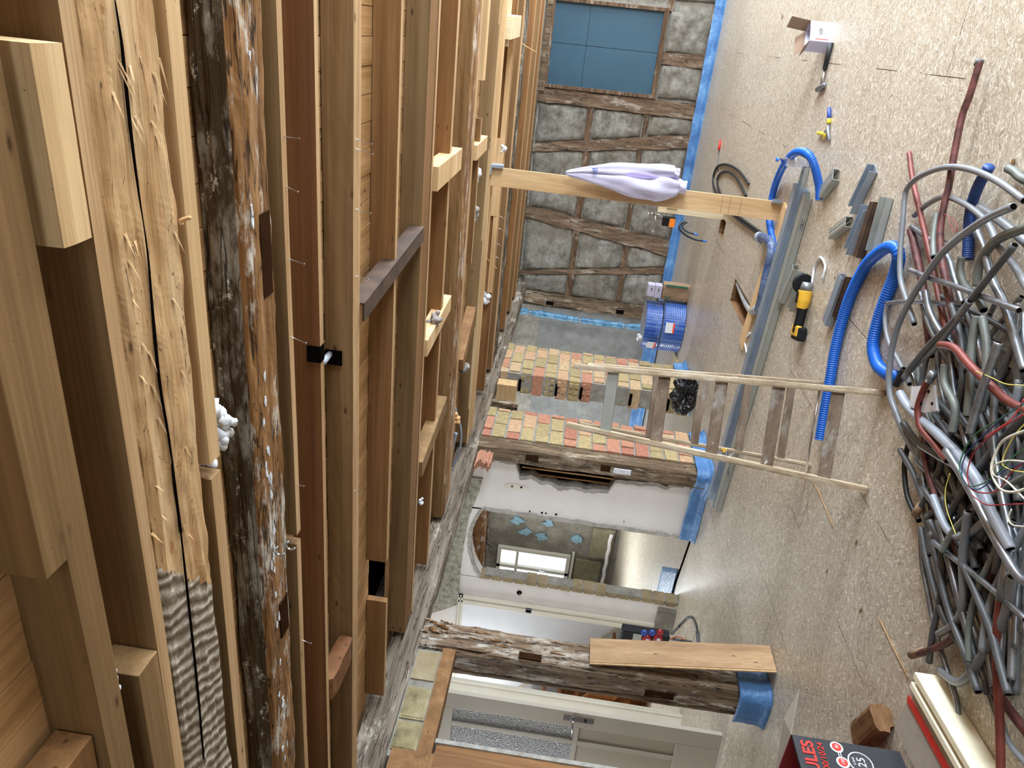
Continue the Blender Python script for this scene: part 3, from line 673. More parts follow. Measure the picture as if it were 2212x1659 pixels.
# timbers and broken lath seen in the head of the arch
b = MB()
for k, (yy, zz, mm) in enumerate(((YW+.28, 2.12, 'chipped'), (YW+.42, 2.17, 'oldbeam'), (YW+.58, 2.12, 'oldgrey'))): rbeam(b, (-5.4, yy, zz), (-4.1, yy+.02, zz+.02), .07, .16, (0, 0, 1), mm, .01, .06, 3, seed=k)
b.tube([(-5.0, YW+.5, 2.16), (-5.06, YW+.4, 1.98)], .008, 6, 'greytext')
struct(b, 'trim_3')
# stair well beyond the cased doorway
b = MB(); YS = 7.2
b.box(-10.9, -6.38, YS, YS+.1, 0, 2.66, 'whitebright'); b.prism([(-5.53, YW+.14, 0), (-6.42, YS+.02, 0), (-6.42, YS+.02, 2.66), (-5.53, YW+.14, 2.66)], (.03, .03, 0), 'whitebright')
struct(b, 'wall_stairwell')
pA, pB = onY(1340, 1350, YS), onY(1128, 1480, YS); dd = (pB-pA)
pA = pA-dd*.2; pB = pB+dd*.6
b = MB(); b.beam(pA+Vector((0, -.02, 0)), pB+Vector((0, -.02, 0)), .03, .035, (0, 0, 1)); tr4 = struct(b, 'trim_4', 'cream')
st = empty('staircase', (-8.2, 6.6, 0), 'brown wooden stair flight seen past the open panelled door', 'staircase')
s0, s1 = onY(1455, 1540, 6.3), onY(1290, 1478, 6.3)
for k in range(8):
    b = MB(); xx = -6.62-.24*k; zz = .38+.19*k; b.box(xx-.28, xx, 6.25, 7.1, zz, zz+.035); b.box(xx-.25, xx-.235, 6.25, 7.1, zz-.19, zz); b.build('stair_step', 'stairwood', st, bevel=.003)
b = MB(); b.beam((-6.62, 6.22, .42), (-8.75, 6.22, 2.1), .03, .26, (0, 0, 1)); b.build('stair_stringer', 'stairwood', st)
b = MB(); b.prism([(-6.62, 6.30, 0), (-6.62, 6.30, .45), (-8.6, 6.30, 1.95), (-8.6, 6.30, 0)], (0, .02, 0)); b.build('stair_panel', 'stairwood', st)
# ------------------------------------------------------------------ joists, boards and blocks overhead
XR = 3.08
def joist(name, y0, y1, h, mt, label, cat='ceiling joist', x0=-3.45, x1=XR, z=ZJ, rough=0, seed=0, group=None, faces=None, chunk=0, seg=.05, k=5, fine=0):
    b = MB(); zt = min(z+h, ZD-.001)
    if rough: rbeam(b, (x0, (y0+y1)/2, (z+zt)/2), (x1, (y0+y1)/2, (z+zt)/2), y1-y0, zt-z, (0, 0, 1), mt, rough, seg, k, seed=seed, chunk=chunk, fine=fine)
    else:
        N = 14; vs = []; fs = []
        for i in range(N+1):
            x = x0+(x1-x0)*i/N; e = .0025*nz((x*1.3, seed, 0)); e2 = .002*nz((x*1.1, seed, 5))
            vs += [(x, y0+e, z+e2), (x, y1+e, z+e2), (x, y1+e, zt), (x, y0+e, zt)]
        for i in range(N):
            for j in range(4): fs.append((i*4+j, i*4+(j+1) % 4, i*4+4+(j+1) % 4, i*4+4+j))
        fs += [(0, 1, 2, 3), (N*4+3, N*4+2, N*4+1, N*4)]
        b.add(vs, fs, mt)
    o = b.build(name, mt); tag(o, label, cat, group)
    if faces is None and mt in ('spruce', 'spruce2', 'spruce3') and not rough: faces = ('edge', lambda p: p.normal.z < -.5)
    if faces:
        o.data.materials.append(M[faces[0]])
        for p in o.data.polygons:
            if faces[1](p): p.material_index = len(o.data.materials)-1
    return o
def Xat(x, y, z=ZJ): return F(x, y, z).x
a0 = joist('ceiling_joist', .853, .912, .2, 'spruce', 'brown planed joist nearest the camera, between the long and short nailed blocks', faces=('spruce', lambda p: False))
b = MB(); b.box(-2.2, 3.0, .918, .93, 2.30, 2.36); b.build('gap_shade', 'darkvoid', a0)  # black strip standing in for the shade behind this joist
j = joist('ceiling_joist', 1.035, 1.068, .2, 'spruce', 'wide brown joist with pale lower edge beside the pale hewn beam')
kb = MB(); kb.box(Xat(105, 1238), .55, .795, .850, 2.262, 2.36); o = kb.build('nailed_block', 'spruce', bevel=.002); tag(o, 'long thick wooden block with sawn end, leftmost of the overhead blocks', 'wood block')
kb = MB(); rbeam(kb, (Xat(150, 533, 2.25), .9715, 2.305), (Xat(100, 93, 2.25), .9715, 2.305), .065, .11, (0, 0, 1), None, .0015, .05, 3, seed=2)
o = kb.build('nailed_block', 'fresh'); tag(o, 'short pale block with torn end hanging at the top left of the photo', 'wood block')
kb = MB(); kb.box(-3.3, Xat(310, 1443), .966, 1.033, 2.268, 2.36); o = kb.build('nailed_block', 'spruce', bevel=.002); tag(o, 'pale squared block at the bottom left beside the grey ridged beam end', 'wood block')
cb = MB(); pq, qq = F(245, 1545, 2.30), F(150, 1700, 2.30); cb.beam((pq.x, .62, 2.325), (pq.x-.01, .848, 2.325), .09, .07, (0, 0, 1)); o = cb.build('cross_batten', 'spruce2', bevel=.002); tag(o, 'orange brown batten running crosswise at the bottom left corner overhead', 'batten')
bB = joist('hewn_beam', 1.076, 1.276, .16, 'hewn', 'thick rough hewn pale beam with long split and grey ridged end', 'ceiling beam', rough=.006, seed=3, seg=.014, k=14, fine=.004, faces=('ridged', lambda p: p.center.x < -1.12-1.1*(p.center.y-1.17)+.03*nz((p.center.x*9, p.center.y*30, 0)) and p.normal.z < .5))
b = MB(); pts = [F(x, y, ZJ-.004) for x, y in ((248, 0), (262, 90), (270, 170), (284, 300), (300, 420), (318, 540), (330, 680), (345, 830), (365, 950), (380, 1060), (396, 1200), (410, 1330), (428, 1500), (440, 1640))]
b.tube(spline([(p.x, p.y, ZJ-.004) for p in pts], 6), lambda t: .0030*(.35+.65*abs(math.sin(t*9))), 5, 'darkvoid')
pts = [F(x, y, ZJ) for x, y in ((372, 1000), (385, 1100), (392, 1150))]; b.tube([(p.x, p.y, ZJ+.001) for p in pts], .003, 5, 'darkvoid')
b.build('split', None, bB)
b = MB(); rg = R(4)
for k in range(34):
    px, py = rg.uniform(290, 420), rg.uniform(20, 1200); px = 215+(py*.09)+rg.uniform(10, 130); p = F(px, py, ZJ-.004); L = rg.uniform(.02, .06); q = p+Vector((-L, rg.uniform(-.012, .012), -rg.uniform(.004, .014)))
    b.add([p+Vector((0, -.004, .004)), p+Vector((0, .005, .004)), q, p+Vector((-.004, 0, .001))], [(0, 1, 2), (0, 2, 3), (1, 3, 2)])
b.build('raised_splinter', 'hewn', bB)
j = joist('ceiling_lath', 1.306, 1.352, .05, 'fresh', 'slim pale lath between the hewn beam and the dark beam, ending at the white tuft', 'lath', x0=Xat(458, 1000))
j = joist('ceiling_lath', 1.312, 1.356, .09, 'spruce', 'slim pale lath with square cut end, below the white tuft', 'lath', x1=Xat(455, 1043), z=ZJ+.004)
bC = joist('old_beam', 1.553, 1.70, .14, 'oldbeam', 'dark weathered beam flecked with old whitewash and chipped underside', 'ceiling beam', rough=.005, seed=6, chunk=.010, seg=.02, k=10, fine=.004, faces=('chipped', lambda p: p.center.z < ZJ+.022))
b = MB()
for (xa_, ya_), (xb_, yb_) in (((570, 458), (575, 640)), ((612, 1290), (616, 1362))):
    p, q = F(xa_, ya_, ZJ), F(xb_, yb_, ZJ); b.box(min(p.x, q.x), max(p.x, q.x), 1.62, 1.675, ZJ-.004, ZJ+.01)
b.build('mortice', 'mortice', bC)
b = MB(); rg = R(9)
for k in range(70):
    x = rg.uniform(-3.3, .8); p = Vector((x, 1.60+rg.uniform(-.02, .02), ZJ-.002)); n = 7; a0_ = rg.uniform(0, .5)
    b.prism([p+Vector((math.cos(2*PI*i/n)*rg.uniform(.004, .022), math.sin(2*PI*i/n)*rg.uniform(.002, .008), 0)) for i in range(n)], (0, 0, -.002))
b.build('whitewash_flake', 'foamw', bC)
jM = joist('ceiling_plank', 1.772, 1.803, .2, 'spruce', 'thin upright plank with nailed pale lower edge, ending in a slanted break', 'plank', x0=Xat(640, 1158))
jM2 = joist('ceiling_plank', 1.775, 1.808, .2, 'spruce', 'thin upright plank with pale lower edge, starting below the slanted break', 'plank', x1=Xat(645, 1172), z=ZJ+.003)
jD = joist('ceiling_plank', 2.01, 2.038, .2, 'spruce3', 'red brown upright plank with narrow pale lower edge and notch', 'plank')
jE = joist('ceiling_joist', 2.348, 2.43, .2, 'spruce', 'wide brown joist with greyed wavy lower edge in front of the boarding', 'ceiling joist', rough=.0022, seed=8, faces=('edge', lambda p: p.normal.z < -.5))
jF = joist('ceiling_joist', 2.914, 2.95, .2, 'spruce2', 'orange brown joist between the boarding and a black gap', 'ceiling joist', x0=Xat(845, 1190))
jF2 = joist('ceiling_joist', 2.93, 2.965, .12, 'spruce2', 'short narrow joist end close to the grey wall plate', 'ceiling joist', x1=Xat(845, 1272))
jG = joist('ceiling_joist', 3.421, 3.575, .2, 'spruce', 'broad brown joist with dark nail dots, in front of the blocking pieces', 'ceiling joist', faces=('spruce2', lambda p: p.normal.z < -.5))
jG2 = joist('ceiling_plank', 3.60, 3.64, .2, 'spruce', 'thin bright edged plank fixed right behind the broad nail dotted joist', 'plank')
jH = joist('ceiling_joist', 4.078, 4.135, .2, 'spruce2', 'orange brown joist crossed by the pale blocking pieces', 'ceiling joist')
jI = joist('ceiling_joist', 4.648, 4.89, .2, 'chipped', 'wide joist with splintered underside and large dark knot', 'ceiling joist', rough=.004, seed=12, seg=.025, k=8, fine=.003, faces=('spruce', lambda p: p.normal.y < -.4))
jI2 = joist('ceiling_plank', 4.915, 5.04, .12, 'spruce2', 'flat brown plank behind the splintered joist', 'plank', z=ZJ+.012)
jJ = joist('ceiling_joist', 5.80, 6.12, .2, 'spruce', 'joist built of several layers directly over the upright prop', 'ceiling joist', x0=-3.44)
b = MB()
for y0, y1, z in ((5.80, 5.83, -.012), (5.95, 5.975, -.008), (6.08, 6.12, -.012)): b.box(-3.44, XR, y0, y1, ZJ+z, ZJ+.01)
b.build('edge_lath', 'fresh', jJ)
jP = joist('ceiling_plank', 5.22, 5.26, .10, 'spruce2', 'short piece of plank nailed between splintered joist and layered joist', 'plank', x0=Xat(1000, 600), x1=Xat(1035, 260))
jK = joist('ceiling_joist', 6.92, 6.975, .2, 'spruce2', 'slim joist just beyond the prop head', 'ceiling joist')
b = MB(); b.box(Xat(1060, 640), Xat(1085, 80), 6.895, 6.92, ZJ+.005, ZJ+.05); b.box(-1.6, -.9, 6.89, 6.92, ZJ+.02, ZJ+.08); b.build('fixing_lath', 'fresh', jK)
jL = joist('ceiling_joist', 7.47, 7.65, .2, 'spruce', 'brown joist two bays before the half timbered back wall', 'ceiling joist')
jN = joist('old_beam', 7.72, 8.12, .2, 'oldbeam', 'dark rough beam with remains of blue tape two bays before the back wall', 'ceiling beam', rough=.012, seed=22, chunk=.01)
jO = joist('ceiling_joist', 8.75, 8.86, .2, 'spruce2', 'narrow joist in the last bay but one before the back wall', 'ceiling joist')
jQ = joist('ceiling_joist', 9.42, 9.62, .2, 'spruce', 'last but one joist before the half timbered back wall', 'ceiling joist')
jR = joist('ceiling_joist', 10.02, 10.2, .2, 'spruce2', 'last joist before the half timbered back wall', 'ceiling joist')
jS = joist('wall_plate', 10.86, 11.05, .18, 'postdark', 'dark timber along the head of the half timbered back wall', 'wall plate', x0=-3.44, z=2.30, rough=.008, seed=31)
b = MB(); b.tube([(-3.3, 10.72, 2.33), (-1.5, 10.7, 2.335), (.2, 10.72, 2.33), (2.8, 10.7, 2.33)], .028, 8); o = b.build('blue_pipe', 'duct'); tag(o, 'thin blue foil pipe running under the ceiling along the back wall', 'pipe')
# blocking between joists
def block(y0, y1, pa, pb, wd, z0, z1, mt, label):
    p, q = F(*pa, ZJ), F(*pb, ZJ); b = MB(); dx = (q.x-p.x)/(q.y-p.y) if abs(q.y-p.y) > .01 else 0
    b.beam((p.x, y0, (z0+z1)/2), (p.x+dx*(y1-y0), y1, (z0+z1)/2), wd, z1-z0, (0, 0, 1)); o = b.build('blocking_piece', mt, bevel=.002); tag(o, label, 'blocking')
block(3.645, 4.34, (937, 385), (987, 343), .12, 2.245, 2.33, 'fresh', 'whitish square blocking piece between joists, uppermost of the three in the photo')
block(3.645, 4.34, (922, 745), (965, 662), .10, 2.255, 2.33, 'fresh', 'pale blocking piece between joists with grey wool behind it')
block(3.645, 4.40, (907, 1010), (940, 922), .11, 2.25, 2.33, 'spruce', 'brown pine blocking piece between joists, lowest of the three in the photo')
block(5.06, 5.55, (1012, 345), (1022, 335), .10, 2.26, 2.33, 'fresh', 'short bright blocking piece behind the splintered joist near the prop')
block(5.06, 5.6, (990, 800), (1000, 760), .12, 2.25, 2.33, 'spruce2', 'orange blocking piece beside the grey tuft close to the left wall')
block(6.14, 6.85, (1096, 60), (1122, 55), .16, 2.22, 2.33, 'pale', 'bright pale blocking piece near the top of the photo by the teal window')
b = MB(); p = F(1088, 22, 2.3); b.box(p.x-.25, p.x+.32, 6.3, 6.36, 2.255, 2.33); o = b.build('blocking_piece', 'pale', bevel=.002); tag(o, 'stained whitish strip of board at the very top edge beside the bright block', 'blocking')
b = MB(); p = F(1015, 10, 2.3); b.box(p.x-.42, p.x+.5, 5.10, 5.2, 2.262, 2.33); o = b.build('blocking_piece', 'fresh', bevel=.002); tag(o, 'bright pale board end above the black gap at the top edge', 'blocking')
b = MB(); b.box(-1.6, XR, 5.30, 5.42, 2.34, 2.372); o = b.build('ceiling_plank', 'darkvoid'); tag(o, 'black strip standing in for the shade in the gap before the layered joist', 'plank')  # painted shade of the black gap, not a real board
# steel angle across the boarding
p, q = F(785, 655, 2.285), F(853, 556, 2.285); b = MB()
p = Vector((p.x, 2.432, 2.29)); q = Vector((q.x, 3.418, 2.29)); d = (q-p).normalized(); sd = d.cross(Vector((0, 0, 1)))
b.beam(p+sd*.03, q+sd*.03, .008, .07); b.beam(p+Vector((0, 0, -.03))-sd*.002, q+Vector((0, 0, -.03))-sd*.002, .07, .008)
o = b.build('steel_angle', 'steelrust'); tag(o, 'dark rusty steel angle bridging two ceiling joists', 'steel angle')
# notch with a pipe stub in the broad brown joist
b = MB(); p, q = F(700, 742, 2.33), F(700, 786, 2.33); 
p1_, q1_ = onY(712, 755, 2.345), onY(712, 786, 2.345); b.box(q1_.x, p1_.x, 2.34, 2.346, 2.31, 2.372); b.build('notch', 'darkvoid', jE)
p1_ = onY(692, 752, 2.0); q1_ = onY(692, 786, 2.0); b = MB(); b.box(q1_.x, p1_.x, 2.004, 2.04, ZJ-.003, 2.31); b.build('notch', 'darkvoid', jD)
b = MB(); pa_, pb_ = onY(697, 783, 2.06), onY(713, 764, 2.36); b.tube([pa_, pb_], .011, 14); o = b.build('pipe_stub', 'palecon'); tag(o, 'grey pipe stub poking through the notch in the red brown plank', 'pipe')
b = MB(); p = F(703, 1522, ZJ); rbeam(b, (p.x-.05, 2.18, 2.29), (p.x+.05, 2.19, 2.29), .26, .07, (0, 0, 1), None, .008, .03, 4, seed=3); o = b.build('blocking_piece', 'spruce3'); tag(o, 'small red brown broken block between joists near the bottom of the photo', 'blocking')
# nails
ORD = ['topmost', 'second from the top', 'third from the top', 'fourth from the top', 'fifth from the top', 'lowest']
def nail(p, d, L, label, group):
    d = Vector(d).normalized(); b = MB(); b.lathe(p, d, [(-.01, .0013), (L, .0013), (L, .0034), (L+.0012, .0034)], 8); o = b.build('nail', 'nail'); tag(o, label, 'nail', group)
for k, (x, y, ln) in enumerate(((605, 298, .035), (613, 405, .03), (622, 560, .04), (632, 726, .04), (644, 1043, .02), (658, 1375, .03))):
    p = F(x, y, ZJ); nail((p.x, 1.79, ZJ), (-.35+.3*math.sin(x), .3, -1), ln, ORD[k]+' in the photo of the nails under the thin upright plank', 'nails in the thin upright plank')
for k, (x, y, ln) in enumerate(((764, 302, .05), (765, 323, .055), (763, 455, .05), (766, 598, .045), (765, 1062, .03))):
    p = F(x, y, ZJ); nail((p.x, 2.37, ZJ), (-.3, .4, -1), ln, ORD[k if k < 4 else 5]+' in the photo of the nails under the greyed wavy joist', 'nails in the greyed joist')
for k, (x, y) in enumerate(((1048, 520), (1040, 560), (1036, 600), (1030, 640))):
    p = F(x, y, ZJ); nail((p.x, 6.94, ZJ), (-.5, .1, -1), .09, ORD[k if k < 3 else 5]+' in the photo of the nails under the joist beyond the prop', 'nails beyond the prop')
for k, (x, y) in enumerate(((600, 1190), (622, 1180))):
    p = F(x, y, ZJ-.01); b = MB(); b.tube([p+Vector((math.cos(a)*.014, .004*k, -.006+math.sin(a)*.014)) for a in [PI*.1+PI*1.3*i/12 for i in range(13)]], .004, 6); o = b.build('pipe_clip', 'chrome')
    tag(o, ('curved metal pipe clip hanging under the chipped beam', 'second metal pipe clip, right beside the broken plank end')[k], 'pipe clip')
# wool tufts
for k, (x, y, z, Y_, r, mt, lb) in enumerate(((464, 888, 2.25, 1.42, .042, 'foamw', 'large white wool tuft between hewn beam and dark beam'), (484, 935, 2.24, 1.46, .034, 'foamw', 'ragged white wool tuft tip hanging over the dark beam'),
    (453, 1000, 2.26, 1.38, .022, 'foamw', 'small white wool tuft at the square cut lath end'), (242, 1470, 2.30, .93, .02, 'foamw', 'white wool tuft in the black gap beside the squared block'),
    (1024, 375, 2.29, 5.3, .05, 'foamw', 'white wool tuft in the black gap next to the prop head'), (1022, 462, 2.29, 5.35, .05, 'foamg', 'grey wool tuft stuck beside the splintered joist'),
    (1047, 640, 2.25, 6.9, .07, 'foamw', 'white wool tuft on the slim joist close to the plate end'), (938, 685, 2.31, 3.9, .045, 'foamg', 'grey wool tuft behind the pale blocking piece'),
    (1003, 792, 2.27, 5.5, .05, 'foamg', 'dark grey wool tuft next to the orange blocking piece'), (1088, 322, 2.22, 6.5, .03, 'foamw', 'small white wool scrap beside the prop head'), (985, 905, 2.29, 5.1, .04, 'bark', 'tan straw tuft near the grey wall plate'), (908, 1083, 2.26, 3.7, .02, 'foamw', 'tiny white wool ball on the joist above the plastered wall'))):
    p = onY(x, y, Y_); b = MB(); tuft(b, p, r, k+1, None, 9, (1.1, .7, .8)); o = b.build('wool_tuft', mt); tag(o, lb, 'insulation tuft')
for k, (x, y, x2, y2, lb) in enumerate(((1052, 557, 1073, 580, 'curled wood shaving hanging from the joist beyond the prop'), (888, 1195, 886, 1265, 'bundle of splinters hanging beside the wall plate'), (1125, 92, 1158, 112, 'long splinter sticking out below the ceiling near the teal window'), (412, 470, 393, 486, 'pale splinter on the lower arris of the hewn beam'), (688, 1659, 697, 1628, 'pale broken stick at the bottom edge overhead'))):
    Y_ = (6.9, 3.62, 7.6, 1.27, 2.1)[k]; p, q = onY(x, y, Y_), onY(x2, y2, Y_); b = MB(); b.tube(spline([p, (p+q)/2+Vector((0, 0, .01)), q], 6), .004 if k != 4 else .007, 5); o = b.build('splinter', 'bark'); tag(o, lb, 'splinter')

for k, (pts, mt, lb) in enumerate((((( 983, 880), (996, 930), (992, 975), (978, 1008)), 'palecon', 'thin grey cable looping between joists near the wall plate'), (((944, 905), (938, 880), (946, 893)), 'blackrub', 'black hose end behind the brown blocking piece'), (((985, 935), (975, 975), (972, 1000)), 'palecon', 'pale cable end beside the looping grey cable'))):
    b = MB(); b.tube(spline([onY(x, y, (5.25, 4.3, 5.2)[k]) for x, y in pts], 8), (.009, .02, .016)[k], 8); o = b.build('cable', mt); tag(o, lb, 'cable')
# ------------------------------------------------------------------ left wall: plate, posts, brick pillars
b = MB(); rbeam(b, (-3.59, 2.3, 2.262), (-3.59, 11.0, 2.262), .18, .185, (0, 0, 1), None, .006, .04, 8, seed=14, chunk=.010, fine=.004)
o = b.build('wall_plate', 'oldgrey'); tag(o, 'long grey whitewashed timber plate carrying the joist ends on the left', 'wall plate')
def course_brick(b, y0, y1, x0, x1, z0, z1, m, seed, rough=True):
    rg = R(seed); e = lambda: rg.uniform(-.004, .004)
    vs = [(x0, y0+e(), z0+e()), (x1+e(), y0+e(), z0+e()), (x1+e(), y1+e(), z0+e()), (x0, y1+e(), z0+e()), (x0, y0+e(), z1+e()), (x1+e(), y0+e(), z1+e()), (x1+e(), y1+e(), z1+e()), (x0, y1+e(), z1+e())]
    b.add(vs, [(3, 2, 1, 0), (4, 5, 6, 7), (0, 1, 5, 4), (1, 2, 6, 5), (2, 3, 7, 6), (3, 0, 4, 7)], m)
def pillar(name, y0, y1, depth, label, seed, ragged, redness):
    rg = R(seed); b = MB(); b.box(XL-depth+.02, XL-.012, y0+.02, y1-.02, 0, 2.17, 'mortar'); z = .02; row = 0; H_ = .138
    while z < 2.15:
        h = min(H_-.018, 2.165-z); y = y0+(rg.uniform(-.02, .05) if ragged else 0); first = True
        if row % 2: cuts = [y, y+.13]
        else: cuts = [y]
        while cuts[-1] < y1-.06: cuts.append(min(cuts[-1]+.262, y1+rg.uniform(-.02, .02)))
        for i in range(len(cuts)-1):
            a_, c_ = cuts[i]+.008, cuts[i+1]-.008
            if c_-a_ < .02: continue
            m = 'brick%d' % (rg.choice((0, 1, 0, 1, 4)) if rg.random() < redness else rg.choice((2, 3, 4, 5)))
            course_brick(b, a_, c_, XL-depth, XL+rg.uniform(-.004, .006), z, z+h, m, rg.random())
            if ragged and i == 0 and rg.random() < .75:      # broken hollow brick ends
                for kx in range(3):
                    for kz in range(2):
                        if rg.random() < .7: b.box(XL-.03-.075*kx-.05, XL-.03-.075*kx, a_-rg.uniform(.004, .03), a_+.01, z+.012+kz*.058, z+.052+kz*.058, m)
        z += H_; row += 1
    o = b.build(name); tag(o, label, 'brick pillar'); return o
p1 = pillar('brick_pillar', 7.58, 8.44, .25, 'broad brick pillar with broken hollow bricks on its near edge, beside the pipe coils', 21, True, .3)
b = MB(); rg = R(2)
for z in (.24, .66, 1.22, 1.5, 1.92): b.box(XL-.2, XL-.06, 7.545, 7.575, z, z+.03)
b.build('brick_hole', 'darkvoid', p1)
p2 = pillar('brick_pillar', 6.10, 6.70, .14, 'narrow red and yellow brick pillar beside the dark old post', 22, False, .62)
b = MB(); rbeam(b, (-3.578, 6.0, 0), (-3.578, 6.0, 2.175), .18, .156, (1, 0, 0), None, .005, .025, 10, seed=17, chunk=.010, fine=.004)
o = b.build('timber_post', 'postdark'); tag(o, 'dark old timber post with mortices, between red brick pillar and white plaster', 'timber post')
for za, zb in ((1.60, 1.72), (.93, 1.02)):
    b = MB(); b.box(-3.60, -3.54, 5.903, 5.915, za, zb); b.build('mortice', 'mortice', o)
b = MB(); b.box(-3.60, -3.55, 5.895, 5.91, .74, .90); b.build('pale_wedge', 'foamw', o)
# big post beside the leaning plank
b = MB(); rbeam(b, (-3.585, 3.51, 0), (-3.585, 3.51, 2.17), .22, .165, (1, 0, 0), None, .007, .02, 12, seed=23, chunk=.016, fine=.005)
o = b.build('timber_post', 'oldpost'); tag(o, 'thick worm eaten timber post behind the leaning oak plank', 'timber post')
b = MB()
p, q = onX(1130, 1425, XL), onX(1165, 1433, XL)
b.box(XL-.02, XL+.004, 3.41, 3.46, q.z-.01, p.z+.03); b.build('mortice', 'mortice', o); b = MB(); p, q = onY(1400, 1465, 3.40), onY(1462, 1480, 3.40); b.box(-3.64, -3.59, 3.396, 3.41, q.z, p.z); b.build('mortice', 'mortice', o)
b = MB(); rg = R(6)
for k in range(9):
    z = rg.uniform(.5, 2.1); L = rg.uniform(.03, .12); yy = rg.uniform(3.42, 3.6); b.beam((XL+.002, yy, z), (XL+.006, yy+.004, z+L), .006, .006, (1, 0, 0))
for k in range(16):
    z = rg.uniform(1.98, 2.14); yy = rg.uniform(3.5, 3.62); b.beam((XL+.004, yy, z), (XL+.012, yy, z+.05), .008, .01, (1, 0, 0))
b.build('torn_edge', 'chipped', o)
b = MB(); rbeam(b, (-3.70, 3.44, .08), (-3.69, 3.42, 2.1), .04, .03, (0, 1, 0), None, .004, .06, 3, seed=5)
o = b.build('upright_board', 'stud'); tag(o, 'narrow grey board nailed to the side of the worm eaten post', 'board')
b = MB(); rbeam(b, (-3.59, 2.62, 0), (-3.59, 2.62, 1.92), .22, .18, (1, 0, 0), None, .006, .06, 4, seed=29, chunk=.01)
o = b.build('timber_post', 'brownb'); tag(o, 'brown timber post at the bottom edge beside the open panelled door', 'timber post')
b = MB(); b.box(-3.62, XL+.006, 2.725, 2.75, .1, 1.93); b.build('plaster_rim', 'edgeplaster', o)
b = MB(); rbeam(b, (-3.56, 2.52, 1.975), (-3.56, 3.40, 1.975), .12, .085, (0, 0, 1), None, .003, .06, 3, seed=30)
o = b.build('lintel', 'spruce2'); tag(o, 'short wooden lintel over the panelled door, under the yellow ribbed bricks', 'lintel')
for k, (y0, y1, mt) in enumerate(((3.14, 3.36, 'brickjamb'), (2.86, 3.08, 'brickold'), (2.66, 2.84, 'brickold'))):
    b = MB(); b.box(XL-.12, XL-.01, y0, y1, 2.022, 2.16, mt)
    if k:
        for i in range(12): z = 2.03+i*.0105; b.box(XL-.012, XL-.003, y0+.01, y1-.01, z, z+.006, mt)
    o = b.build('infill_brick'); tag(o, ('plain yellow brick over the lintel right beside the worm eaten post', 'ribbed yellow brick in the middle of the row over the lintel', 'ribbed yellow brick at the left end of the row over the lintel')[k], 'brick')
b = MB(); b.box(XL-.13, XL-.02, 2.62, 3.38, 2.015, 2.17); o = b.build('mortar_bed', 'mortar'); tag(o, 'grey mortar around the yellow ribbed bricks over the lintel', 'mortar')
b = MB(); b.box(XL-.03, XL-.0, 2.45, 2.66, 1.86, 2.15); b.box(XL-.005, XL+.01, 2.40, 2.66, 1.94, 1.96); o = b.build('upright_board', 'spruce2'); tag(o, 'brown board with thin edge strips left of the yellow ribbed bricks', 'board')
b = MB(); rg = R(12)
for k in range(12):
    z = 2.02+.012*k; b.box(XL-.1, XL-.02-rg.uniform(0, .03), 5.60+rg.uniform(0, .1), 5.86, z, z+.01)
o = b.build('broken_brick', 'brick0'); tag(o, 'broken red brick shards wedged under the plate beside the white plaster', 'brick')
b = MB(); rbeam(b, (-3.58, 7.28, 1.95), (-3.58, 7.28, 2.16), .16, .2, (1, 0, 0), None, .004, .05, 3, seed=1); o = b.build('wood_pad', 'fresh'); tag(o, 'pale timber pad under the plate on the broken brick edge', 'wood block')
b = MB(); rbeam(b, (-3.60, 6.95, 1.9), (-3.60, 6.95, 2.17), .08, .1, (1, 0, 0), None, .006, .05, 3, seed=1); o = b.build('wood_pad', 'postdark'); tag(o, 'dark broken timber stub under the plate between the brick pillars', 'wood block')

# blue sealing membranes
def ribbon(name, pts, h0, h1, label, nrm=None, m='membrane', lip=.05):
    b = MB(); P_ = [Vector(p) for p in pts]; n = len(P_); seg = []
    for i in range(n-1):
        N = max(2, int((P_[i+1]-P_[i]).length/.04))
        for k in range(N): seg.append(P_[i].lerp(P_[i+1], k/N))
    seg.append(P_[-1]); K = 8; N = len(seg)
    def fn(u, v):
        i = min(int(u*(N-1)+.5), N-1); p = seg[i]; a_ = seg[max(i-1, 0)]; c_ = seg[min(i+1, N-1)]; t = (c_-a_).normalized(); nn = Vector((t.y, -t.x, 0))
        if nrm and nn.dot(Vector(nrm)) < 0: nn = -nn
        z = h0+(h1-h0)*v; out = lip*max(0, (.35-v)/.35)**2+.008*abs(nz((i*.33, v*3, 2)))
        return p+nn*(out+.004)+Vector((0, 0, z+.01*nz((i*.21, 0, 1))*v))
    b.grid(N-1, K, fn); o = b.build(name, m, solid=.003); tag(o, label, 'membrane')
    return o
ribbon('sealing_membrane', [(3.0, YB-.05, 0), (-3.55, YB-.05, 0)], .0, .125, 'long blue membrane strip along the foot of the half timbered back wall', (0, -1, 0), lip=.10)
ribbon('sealing_membrane', [(-3.47, 8.42, 0), (-3.47, 7.57, 0), (-3.70, 7.55, 0)], .005, .15, 'blue membrane strip round the foot of the broad brick pillar', (1, -.4, 0))
ribbon('sealing_membrane', [(-3.475, 6.66, 0), (-3.47, 5.90, 0), (-3.53, 5.86, 0), (-3.75, 5.98, 0), (-4.30, 6.0, 0)], .004, .15, 'blue membrane strip turning the corner at the dark post and white plaster', (.5, -1, 0))
ribbon('sealing_membrane', [(-3.47, 3.62, 0), (-3.47, 3.40, 0), (-3.49, 3.37, 0), (-3.60, 3.36, 0), (-3.70, 3.37, 0)], .002, .19, 'crumpled blue membrane wrapped round the foot of the worm eaten post', (1, -1, 0), lip=.03)
ribbon('sealing_membrane', [(-3.95, YB-.06, 0), (-7.3, YB-.06, 0)], .02, .22, 'blue membrane strip at the foot of the grey wall, seen between brick pillars', (0, -1, 0), lip=.1)
